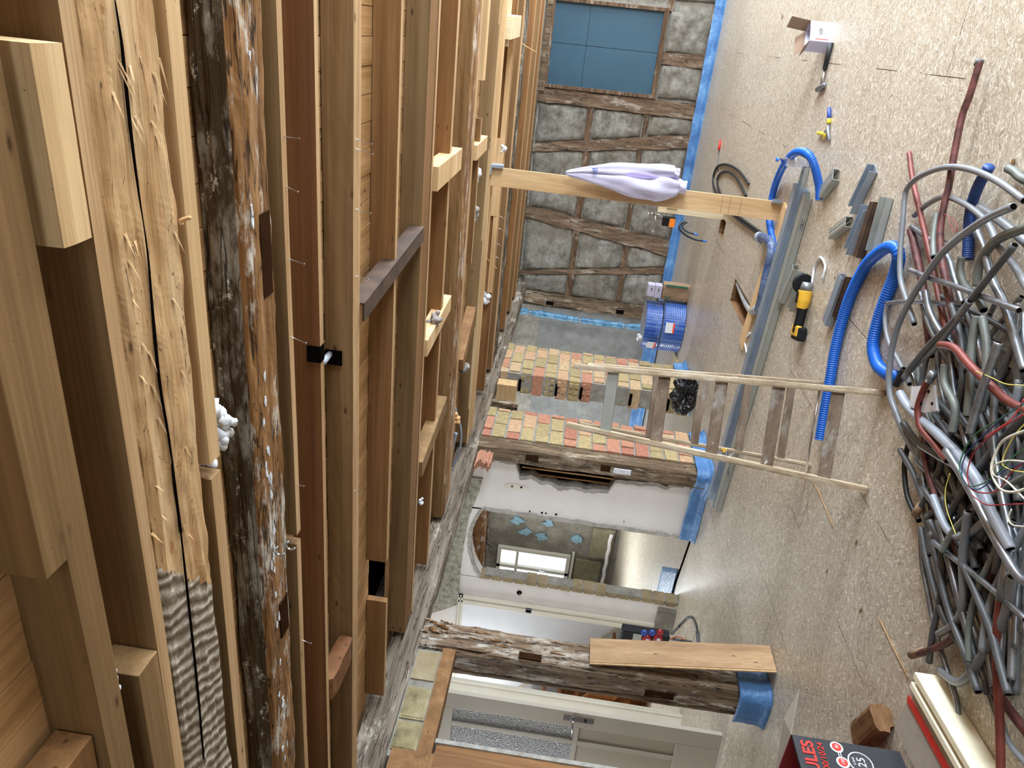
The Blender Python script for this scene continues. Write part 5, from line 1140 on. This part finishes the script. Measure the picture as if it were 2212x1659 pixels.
b.obox(c0+cd*.157+UP*1.05-cn*.018, cd*.006, cn*.001, UP*.9, 'darkvoid')
b.obox(c0+cd*1.0+UP*1.15-cn*.08, cd*.76, cn*.05, UP*1.2, 'white')
struct(b, 'door_3')
# power distribution box behind the plank
pf = F(1508, 1384); YP = pf.y
pc0, pc1 = onY(1345, 1352, YP), onY(1448, 1387, YP); xr = onY(1345, 1350, YP).x; xl = onY(1445, 1387, YP).x-.12; zt_, zb_ = onY(1343, 1365, YP).z, onY(1449, 1365, YP).z
px = empty('power_distributor', (xr, YP, 0), 'black power distribution box with red and blue sockets behind the leaning plank', 'electrical box')
b = MB(); b.box(xl, xr-.04, YP-.02, YP+.07, zb_, zt_); b.build('housing', 'blackpl', px, bevel=.01)
H_ = zt_-zb_; b = MB(); b.box(xl+.01, xr-.06, YP-.028, YP-.02, zb_+H_*.58, zb_+H_*.76); b.build('clear_cover', 'zincdull', px)
for (x, y, m) in ((1391, 1362, 'sockblue'), (1408, 1362, 'sockblue'), (1425, 1361, 'sockred'), (1397, 1375, 'sockred'), (1421, 1374, 'sockred')):
    p = onY(x, y, YP); r_ = .030 if y < 1370 else .042; b = MB(); b.lathe((p.x, YP-.02, p.z), (0, -1, -.1), [(0, r_), (.018, r_*.95), (.022, r_*.8)], 18); o = b.build('socket_cap', m, px)
    if y > 1370: b = MB(); b.box(p.x-.014, p.x+.014, YP-.048, YP-.045, p.z-.018, p.z+.012); b.build('socket_label', 'paper', o)
b = MB(); b.tube(spline([onY(1452, 1368, YP), F(1468, 1352, .12), F(1484, 1336, .16), F(1494, 1333, .14), F(1502, 1345, .06), F(1506, 1365, .015), F(1508, 1390, .013)], 8), .013, 8); b.build('stand_tube', 'greycon2', px)
for s_ in (0, 1):
    b = MB(); yy = YP+.02+s_*.12; b.tube([(xl+.03, yy, .008), (xl+.03, yy, zb_+.01)], .012, 8); b.build('foot', 'greycon2', px)
hose('orange_cable', [(1449, 1380, .25), (1462, 1376, .12), (1475, 1379, .02), (1485, 1392, .01), (1495, 1410, .01)], .006, 'wireo', 'thin orange cable from the power distributor to the floor', 'cable')

# carton with print in the bottom corner, offcut and boards
bx = empty('tool_carton', (-2.6, 2.0, 0), 'black printed carton with open flaps and red inside, cut by the bottom edge', 'box')
X0, Y1_, HB = -2.42, 2.18, .43; Y0_ = 1.62; XB = -2.80
for (x0, x1, y0, y1, nm, m, lb) in ((X0-.003, X0, Y0_, Y1_, 'printed_side', 'boxblack', None), (XB, XB+.003, Y0_, Y1_, 'side_panel', 'boxred', None), (XB, X0-.003, Y1_-.003, Y1_, 'back_panel', 'boxred', None), (XB, X0-.003, Y0_, Y0_+.003, 'front_panel', 'boxred', None)):
    b = MB(); b.box(x0, x1, y0, y1, .001, HB); b.build(nm, m, bx)
b = MB(); b.box(XB, X0, Y0_, Y1_, .001, .004); b.build('bottom_panel', 'cardbrown', bx)
b = MB(); b.prism([(X0, Y0_, HB), (X0, Y1_, HB), (X0-.13, Y1_-.02, HB-.09), (X0-.13, Y0_+.02, HB-.09)], (0, 0, -.003)); b.build('flap', 'boxred', bx)
q1 = onY(1727, 1489, 2.40); q2 = onY(1693, 1553, 2.36); b = MB(); b.prism([(X0, Y1_, HB), q1, q2, (X0-.26, Y1_, HB)], (0, .003, 0)); b.build('flap', 'cardgrey', bx)
text('HERKULES', 'carton_print', 'redtext', bx, (X0+.0022, 2.160, .375), (0, 1, 0), UP, .066, align='RIGHT', bold=.0015)
text('1200/10/24', 'carton_print', 'redtext', bx, (X0+.0022, 2.160, .325), (0, 1, 0), UP, .034, align='RIGHT')
def disc(c, r, m, th=.0008, nm='carton_seal'):
    b = MB(); b.lathe(c, (1, 0, 0), [(0, r), (th, r)], 28); return b.build(nm, m, bx)
s1c = onX(1807, 1614, X0); s2c = onX(1821, 1647, X0); s3c = onX(1859, 1648, X0); eqc = onX(1815, 1631, X0)
for c, tx in ((s1c, '30'), (s2c, '120')): disc(c, .025, 'whitetext'); disc(c+Vector((.001, 0, 0)), .018, 'redtext'); text(tx, 'carton_print', 'whitetext', bx, c+Vector((.003, 0, 0)), (0, 1, 0), UP, .018)
text('=', 'carton_print', 'whitetext', bx, eqc+Vector((.002, 0, 0)), (0, 1, 0), UP, .04)
disc(s3c, .048, 'whitetext'); disc(s3c+Vector((.001, 0, 0)), .043, 'greytext'); text('25', 'carton_print', 'whitetext', bx, s3c+Vector((.003, 0, -.004)), (0, 1, 0), UP, .045); text('10 BAR', 'carton_print', 'whitetext', bx, s3c+Vector((.003, 0, .026)), (0, 1, 0), UP, .012)
b = MB(); oc = F(1908, 1573, 0); dd_ = (F(1925, 1550)-F(1870, 1600)).normalized(); rbeam(b, oc-dd_*.12+UP*.045, oc+dd_*.10+UP*.045, .11, .085, UP, None, .008, .03, 4, seed=9, chunk=.015); o = b.build('wood_offcut', 'offcut'); tag(o, 'rough brown timber offcut between printed carton and primed boards', 'wood block')
A_ = F(1973, 1486, .085); d_ = (F(2088, 1659, .085)-F(1985, 1480, .085)).normalized(); e_ = (F(1932, 1571, .085)-A_); L_ = 1.0
bb = empty('primed_boards', A_-UP*.085, 'bundle of grey and cream primed boards with red strap at the right bottom corner', 'board bundle')
b = MB(); b.prism([A_, A_+e_, A_+e_+d_*L_, A_+d_*L_], (0, 0, -.084)); b.build('grey_board', 'greyboard', bb)
sdn = d_.cross(UP); 
if sdn.x < 0: sdn = -sdn
for off in (.015, .060):
    b = MB(); b.beam(A_+sdn*off-UP*.033, A_+sdn*off+d_*L_-UP*.033, .028, .10, UP); b.build('cream_board', 'creamedge', bb, bevel=.004)
b = MB(); b.beam(A_+e_*.25+UP*.002, A_+e_*.25+d_*L_+UP*.002, .028, .004, UP); b.build('red_strap', 'redstrap', bb)
# ------------------------------------------------------------------ the heap of old conduits
def cond(name, pts, r, mt, label, z0=.03, z1=None, group=None, n=8, per=8, ridge=0, wob=0):
    m = len(pts); ps = []
    for i, p in enumerate(pts):
        z = (p[2] if len(p) > 2 else z0+((z1 if z1 is not None else z0)-z0)*i/(m-1)); ps.append(F(p[0], p[1], max(z, r+.001)))
    sp = spline(ps, per); b = MB()
    if ridge: 
        L = sum((sp[i+1]-sp[i]).length for i in range(len(sp)-1)); out = []; K = max(2, int(L/.006)); ac = [0]
        for i in range(len(sp)-1): ac.append(ac[-1]+(sp[i+1]-sp[i]).length)
        j = 0
        for k in range(K+1):
            s = L*k/K
            while j < len(sp)-2 and ac[j+1] < s: j += 1
            out.append(sp[j].lerp(sp[j+1], min(1, (s-ac[j])/max(1e-6, ac[j+1]-ac[j]))))
        b.tube(out, lambda t: r*(1-ridge*(int(round(t*K)) % 2)), n)
    else: b.tube(sp, r, n)
    o = b.build(name, mt); tag(o, label, 'conduit', group)
    # dark open ends
    for e, q in ((sp[0], sp[1]), (sp[-1], sp[-2])):
        dd = (e-q).normalized(); c = MB(); c.lathe(e+dd*.0004, dd, [(0, r*.78), (.0006, r*.78)], n); c.build('open_end', 'darkvoid', o)
    return o
def cap(o, p, q, r, mt, nm='end_sleeve', z=.03):
    b = MB(); b.tube([F(p[0], p[1], z), F(q[0], q[1], z)], r, 10); b.build(nm, mt, o)
cond('conduit', [(2212, 433), (2152, 390), (2092, 365), (2038, 362), (1987, 381), (1963, 402), (1955, 422), (1951, 466), (1945, 541), (1945, 601), (1957, 645), (1975, 700)], .0125, 'greycon', 'widest grey plastic conduit loop at the far side of the heap', .10, .06)
cond('conduit', [(2189, 446), (2122, 478), (2047, 535), (1996, 601), (1951, 677), (1930, 737), (1921, 800), (1922, 850), (1935, 890), (1953, 935), (1978, 978), (2021, 1032)], .014, 'greycon', 'long grey plastic conduit sweeping along the left rim of the heap', .16, .05)
cond('conduit', [(1975, 466), (2002, 442), (2041, 425), (2086, 442), (2122, 469), (2140, 493), (2156, 529), (2189, 571), (2230, 640)], .012, 'greycon', 'grey plastic conduit arching inside the widest loop', .03, .12)
cond('conduit', [(1964, 330), (1972, 390), (1990, 469), (2014, 571), (2032, 661), (2047, 722), (2060, 800), (2064, 850), (2085, 950)], .0125, 'redcon', 'straight brick red conduit poking farthest out on the left of the two red ones', .03, .09)
o = cond('conduit', [(2117, 132), (2095, 205), (2077, 255), (2060, 340), (2050, 400), (2040, 440), (2031, 500), (2035, 560), (2050, 640), (2060, 690), (2075, 760)], .0145, 'redold', 'long maroon conduit reaching farthest across the floor, with grey end sleeve', .05, .1); cap(o, (2118, 128), (2112, 143), .0165, 'greycon2', z=.05)
cond('conduit', [(1967, 496), (1978, 541), (1993, 616), (2002, 692), (2012, 770)], .017, 'redold', 'thick scuffed maroon conduit with paint loss beside the straight brick red one', .03)
cond('conduit', [(2024, 464), (2017, 511), (2018, 556)], .015, 'greenflex', 'short grey green flexible piece standing between the two red conduits', .05, .09, ridge=.1)
cond('conduit', [(2230, 488), (2167, 511), (2137, 535), (2116, 571), (2110, 618)], .017, 'greenflex', 'thick grey green flexible conduit curving in from the right edge', .13, .10, ridge=.1)
cond('conduit', [(2192, 529), (2122, 616), (2062, 692), (2002, 752), (1958, 806)], .0125, 'greycon2', 'dark grey conduit crossing diagonally on top of the red ones', .15, .13)
cond('conduit', [(1969, 490), (2017, 523), (2047, 556), (2062, 601), (2080, 661), (2107, 722), (2125, 790)], .0125, 'metalcon', 'steel conduit starting at the left end of the inner arch', .03, .08)
cond('conduit', [(1966, 583), (2002, 598), (2047, 613), (2113, 637), (2152, 652), (2201, 670)], .011, 'metalcon', 'thin steel conduit lying almost crosswise over the heap', .10, .14)
cond('conduit', [(1916, 655), (1951, 652), (2002, 652), (2047, 657), (2082, 655)], .0105, 'metalcon', 'thin steel conduit pointing straight at the blue hose bend', .06, .1)
cond('conduit', [(1916, 658), (1912, 692), (1919, 737), (1942, 782), (1965, 830)], .011, 'greycon', 'kinked thin conduit hanging off the left rim beside the blue hose', .05)
cond('conduit', [(1999, 628), (2008, 671), (2029, 713), (2062, 752), (2090, 800)], .013, 'metalcon', 'shiny bent steel conduit near the middle of the heap top', .12, .1)
cond('conduit', [(2110, 499), (2128, 547), (2143, 601), (2171, 661), (2189, 722), (2212, 800)], .0145, 'metalcon', 'thick steel conduit running down towards the right edge', .11, .1)
cond('conduit', [(2116, 448), (2167, 481), (2225, 530)], .017, 'greycon', 'thick grey conduit end just below the navy hose end', .05, .08)
cond('conduit', [(2077, 556), (2074, 586), (2086, 619), (2110, 642), (2125, 670)], .015, 'greenflex', 'pale flexible conduit curling below the navy hose', .1, ridge=.1)
cond('conduit', [(2110, 683), (2101, 737), (2098, 782), (2095, 840), (2090, 900)], .0155, 'greenflex', 'left one of two parallel flexible conduits in the heap', .13, ridge=.1)
cond('conduit', [(2122, 686), (2130, 737), (2131, 782), (2128, 840), (2120, 890)], .0155, 'greenflex', 'right one of two parallel flexible conduits in the heap', .13, ridge=.1)
cond('conduit', [(2030, 745), (2062, 752), (2095, 789), (2144, 837), (2180, 868), (2230, 893)], .0145, 'redcon', 'brick red conduit arching towards the right edge over the heap', .17, .16)
o = cond('conduit', [(2015, 808), (2002, 827), (1985, 870), (1983, 895), (1990, 925), (2015, 956), (2047, 995)], .0135, 'redcon', 'brick red conduit curving over the white plastic plate', .15, .12); cap(o, (2017, 804), (2006, 824), .0155, 'metalcon', z=.152)
cond('conduit', [(1944, 850), (1967, 885), (2031, 943), (2079, 995), (2112, 1040), (2137, 1098)], .0185, 'palecon', 'thick pale grey conduit running from the white plate to the wires', .11, .14, n=12)
cond('conduit', [(1951, 914), (1983, 956), (2031, 988), (2066, 1010), (2100, 1060)], .014, 'greycon2', 'dark glossy conduit right below the thick pale one', .08)
cond('conduit', [(1935, 832), (1954, 797)], .0155, 'blackrub', 'short black rubber plug end beside the white plate', .07)
cond('conduit', [(1953, 815), (1983, 782), (2021, 750), (2060, 700), (2095, 650)], .0125, 'greycon', 'grey conduit leaving the black plug towards the heap top', .09, .15)
cond('conduit', [(1967, 943), (1954, 1001), (1960, 1072), (1985, 1125)], .012, 'blackrub', 'black ribbed hose bowed along the left rim of the heap', .03, ridge=.12)
o = cond('conduit', [(1979, 1108), (2000, 1078), (2022, 1030), (2040, 990)], .0125, 'greycon2', 'dark conduit with tan wrapped tip lying over the black ribbed hose', .07); cap(o, (1976, 1112), (1990, 1092), .0155, 'kraft', z=.07)
cond('conduit', [(1944, 972), (1970, 1017), (1992, 1072), (2002, 1125), (2010, 1200)], .0125, 'greycon2', 'dark conduit end pointing at the stepladder foot', .05)
cond('conduit', [(2015, 1072), (2041, 1136), (2066, 1159), (2095, 1149), (2126, 1128)], .014, 'palecon', 'pale grey conduit bent like a hook in the lower heap', .12)
cond('conduit', [(1989, 1146), (1992, 1217), (2005, 1284), (2017, 1347), (2041, 1434), (2066, 1511), (2070, 1576)], .0105, 'metalcon', 'long thin steel conduit along the outer left side, ending near the primed boards', .03)
cond('conduit', [(1989, 1140), (2000, 1200), (2028, 1305), (2060, 1373), (2105, 1418)], .0125, 'greycon2', 'dark steel conduit kinked beside the outermost one', .06)
cond('conduit', [(2008, 1125), (2034, 1189), (2031, 1286), (2015, 1366), (2007, 1431)], .012, 'greycon2', 'straight dark conduit end sticking out at the lower left of the heap', .10, .03)
cond('conduit', [(2092, 1105), (2079, 1205), (2080, 1305), (2062, 1347), (2027, 1370)], .0135, 'greycon', 'grey flattened conduit with a tight bend at the lower left', .15, .05)
o = cond('conduit', [(1970, 1414), (2015, 1402), (2054, 1382), (2073, 1344), (2080, 1300)], .0125, 'redold', 'maroon conduit with tan wrapped tip pointing away from the heap', .03, .08); cap(o, (1968, 1415), (1995, 1407), .016, 'kraft')
cond('conduit', [(2186, 1247), (2169, 1331), (2128, 1408), (2089, 1463), (2063, 1473), (2031, 1447)], .0145, 'greycon', 'grey conduit curved like a cane at the lower end of the heap', .14, .03)
cond('conduit', [(2028, 1125), (2073, 1302), (2105, 1415), (2131, 1479), (2157, 1553)], .0125, 'metalcon', 'long straight bright steel conduit running to the bottom of the heap', .12, .03)
o = cond('conduit', [(2162, 1290), (2153, 1382), (2155, 1479), (2160, 1576), (2162, 1700)], .0135, 'redcon', 'brick red conduit running out at the bottom edge of the photo', .13, .05); cap(o, (2180, 1190), (2162, 1298), .015, 'metalcon', z=.14)
cond('conduit', [(2089, 1260), (2108, 1350), (2128, 1431), (2160, 1505), (2225, 1590)], .0155, 'redold', 'scuffed maroon conduit crossing under the lower red one', .06, .03)
cond('conduit', [(2165, 1560), (2182, 1608), (2225, 1660)], .009, 'palecon', 'slim pale conduit at the bottom right corner', .03)
cond('conduit', [(2044, 972), (2095, 1056), (2144, 1152), (2198, 1242), (2230, 1262)], .0145, 'metalcon', 'long bright steel conduit slanting under the coloured wires', .16)
cond('conduit', [(2131, 1088), (2155, 1135), (2182, 1186)], .017, 'palecon', 'stubby pale conduit end below the coloured wires', .18, .15)
cond('conduit', [(2157, 740), (2131, 814), (2111, 879), (2095, 937)], .0135, 'metalcon', 'bright steel conduit with sawn end above the coloured wires', .19)
cond('conduit', [(2041, 789), (2041, 830), (2063, 879), (2057, 935)], .0155, 'greenflex', 'flexible conduit hooking down beside the white plate', .15, ridge=.1)
cond('conduit', [(2178, 364), (2192, 372), (2206, 385), (2230, 395)], .0165, 'greenflex', 'lone flexible conduit end at the right edge of the photo', .03, ridge=.1)
rg = R(77); protos = {}
def lerp_tab(tab, y):
    for (a, b_), (c, d_) in zip(tab, tab[1:]):
        if y <= c: return b_+(d_-b_)*(y-a)/(c-a)
    return tab[-1][1]
LEFT = [(500, 1990), (700, 1968), (850, 1962), (1000, 1972), (1150, 2005), (1300, 2035), (1450, 2092), (1600, 2140)]
RIGHT = [(500, 2290), (1100, 2290), (1300, 2235), (1450, 2190), (1600, 2200)]
kinds = [('metalcon', .012, 'scuffed steel conduit buried in the tangled heap', 'steel conduits in the heap'), ('greycon', .013, 'grey plastic conduit buried in the tangled heap', 'grey plastic conduits in the heap'), ('greycon2', .013, 'dark grey conduit buried in the tangled heap', 'dark grey conduits in the heap'),
         ('greenflex', .014, 'dusty flexible conduit buried in the tangled heap', 'flexible conduits in the heap'), ('redold', .013, 'maroon conduit buried in the tangled heap', 'maroon conduits in the heap')]
for k in range(150):
    ys = rg.uniform(620, 1230) if k % 3 else rg.uniform(850, 1200); L = rg.uniform(160, 430); ye = min(ys+L, 1500); u0, u1 = rg.random(), rg.random(); um = min(.97, max(.03, (u0+u1)/2+rg.uniform(-.25, .25)))
    pts = []
    for i in range(5):
        t = i/4; y = ys+(ye-ys)*t; u = u0*(1-t)*(1-t)+2*um*t*(1-t)+u1*t*t; pts.append((lerp_tab(LEFT, y)*(1-u)+lerp_tab(RIGHT, y)*u, y))
    z = rg.uniform(.013, .13)*(1-.8*abs(um-.5)); z2 = max(.013, z+rg.uniform(-.04, .04)); kd = kinds[rg.choice((0, 0, 0, 0, 0, 1, 1, 2, 2, 2, 2, 3, 4))]
    ym = (ys+ye)/2; vp = 'upper' if ym < 880 else 'middle' if ym < 1150 else 'lower'; hp = 'outer left' if um < .34 else 'central' if um < .67 else 'right hand'
    lb = '%s in the %s part of the heap, %s side' % (kd[2].replace(' buried in the tangled heap', ''), vp, hp) if hp != 'central' else '%s in the %s part of the heap, along its middle' % (kd[2].replace(' buried in the tangled heap', ''), vp)
    cond('conduit', pts, kd[1]*rg.uniform(.76, 1.05), kd[0], lb, z, z2, lb.replace(' conduit', ' conduits', 1), n=7, per=5, ridge=.08 if kd[0] == 'greenflex' else 0)
# white plate
P = [F(1974, 836, .13), F(2022, 832, .13), F(2029, 888, .12), F(1999, 893, .12), F(1968, 878, .125)]
b = MB(); b.prism(P, (0, 0, .008)); o = b.build('socket_plate', 'paper', bevel=.001); tag(o, 'white plastic mounting plate lying on the conduit heap', 'plastic plate')
b = MB()
for (x, y) in ((1988, 850), (2006, 846), (1990, 872), (2014, 872)): b.lathe(F(x, y, .139), UP, [(0, .007), (.002, .007)], 8)
b.build('screw_hole', 'darkvoid', o)
# coloured wires
for k, (m, pts, r, lb) in enumerate((
    ('wireg', [(2212, 873), (2160, 905), (2105, 940), (2078, 985), (2074, 1020), (2095, 1050), (2140, 1035), (2190, 985), (2230, 960)], .0022, 'green wire loop on the heap'),
    ('wired', [(2212, 895), (2150, 935), (2106, 975), (2090, 1020), (2100, 1058), (2150, 1062), (2185, 1020), (2225, 990)], .0022, 'dark red wire loop on the heap'),
    ('wireb', [(2212, 870), (2170, 900), (2120, 945), (2085, 985), (2079, 1030), (2110, 1058), (2165, 1020), (2212, 1000)], .002, 'navy blue wire loop on the heap'),
    ('wirep', [(2212, 862), (2185, 905), (2150, 930), (2128, 945)], .0022, 'short bright pinkish red wire on the heap'),
    ('wirew', [(2230, 925), (2170, 950), (2148, 985), (2142, 1020), (2160, 1055), (2190, 1063), (2230, 1050)], .0042, 'thick white wire loop on the heap'),
    ('wirew', [(2230, 1000), (2180, 995), (2150, 1005), (2146, 1025), (2175, 1040), (2215, 1080)], .003, 'thinner white wire loop inside the thick one'),
    ('wirey', [(2052, 1023), (2042, 1060), (2045, 1100), (2065, 1155)], .0018, 'yellow wire arching over the left part of the heap'),
    ('wirey', [(2108, 802), (2140, 815), (2175, 830), (2225, 833)], .002, 'yellow green wire at the upper right of the heap'),
    ('wirey', [(2212, 1020), (2185, 1015), (2165, 1000), (2180, 960), (2200, 930), (2225, 905)], .002, 'pale yellow wire curl at the right edge'),
    ('wired', [(2100, 1070), (2130, 1090), (2170, 1090), (2225, 1088)], .002, 'dark red wire running to the right edge'),
    ('wirew', [(2185, 1100), (2178, 1120), (2190, 1135), (2225, 1138)], .0025, 'white wire end near the stubby pale conduit'),
    ('wired', [(2035, 461), (2052, 470), (2066, 485), (2065, 500), (2058, 495), (2048, 475)], .0015, 'thin dark red wire tangle by the two red conduits'))):
    o = hose('wire', pts, r, m, lb, 'wire', z=.20 if k < 11 and k != 6 else (.17 if k == 6 else .08), n=5, per=8)
# scraps on the floor
for k, (x, y, s_) in enumerate(((1850, 1172, .02), (1860, 1318, .02), (1787, 1234, .016), (2188, 352, .03), (1690, 35, .03), (1715, 590, .012), (1803, 600, .012))):
    c = F(x, y, .004); rr_ = R(k); ps = [c+Vector((math.cos(a)*s_*rr_.uniform(.3, 1), math.sin(a)*s_*.6*rr_.uniform(.4, 1), 0)) for a in [2*PI*i/6 for i in range(6)]]
    b = MB(); b.prism(ps, (0, 0, .003)); o = b.build('wood_chip', 'offcut'); tag(o, ('brown chip on bare floor between ladder and corner carton', 'dark chip on the floor level with the worm eaten post', 'small dark chip right of the leaning plank foot', 'dark crumb pair beside the lone flexible conduit end', 'small dark scrap beside the open carton flap', 'tiny dark crumb next to the grinder guard', 'tiny dark crumb between grinder and fanned profiles')[k], 'chip')
for k, pts in enumerate((((1740, 1008), (1768, 1062), (1800, 1138)), ((1897, 1332), (1925, 1390), (1962, 1465)))):
    b = MB(); b.tube([F(x, y, .003) for x, y in pts], .0018, 5); o = b.build('straw', 'bark'); tag(o, ('long straw on the floor by the ladder feet', 'long straw on the floor near the primed boards')[k], 'straw')
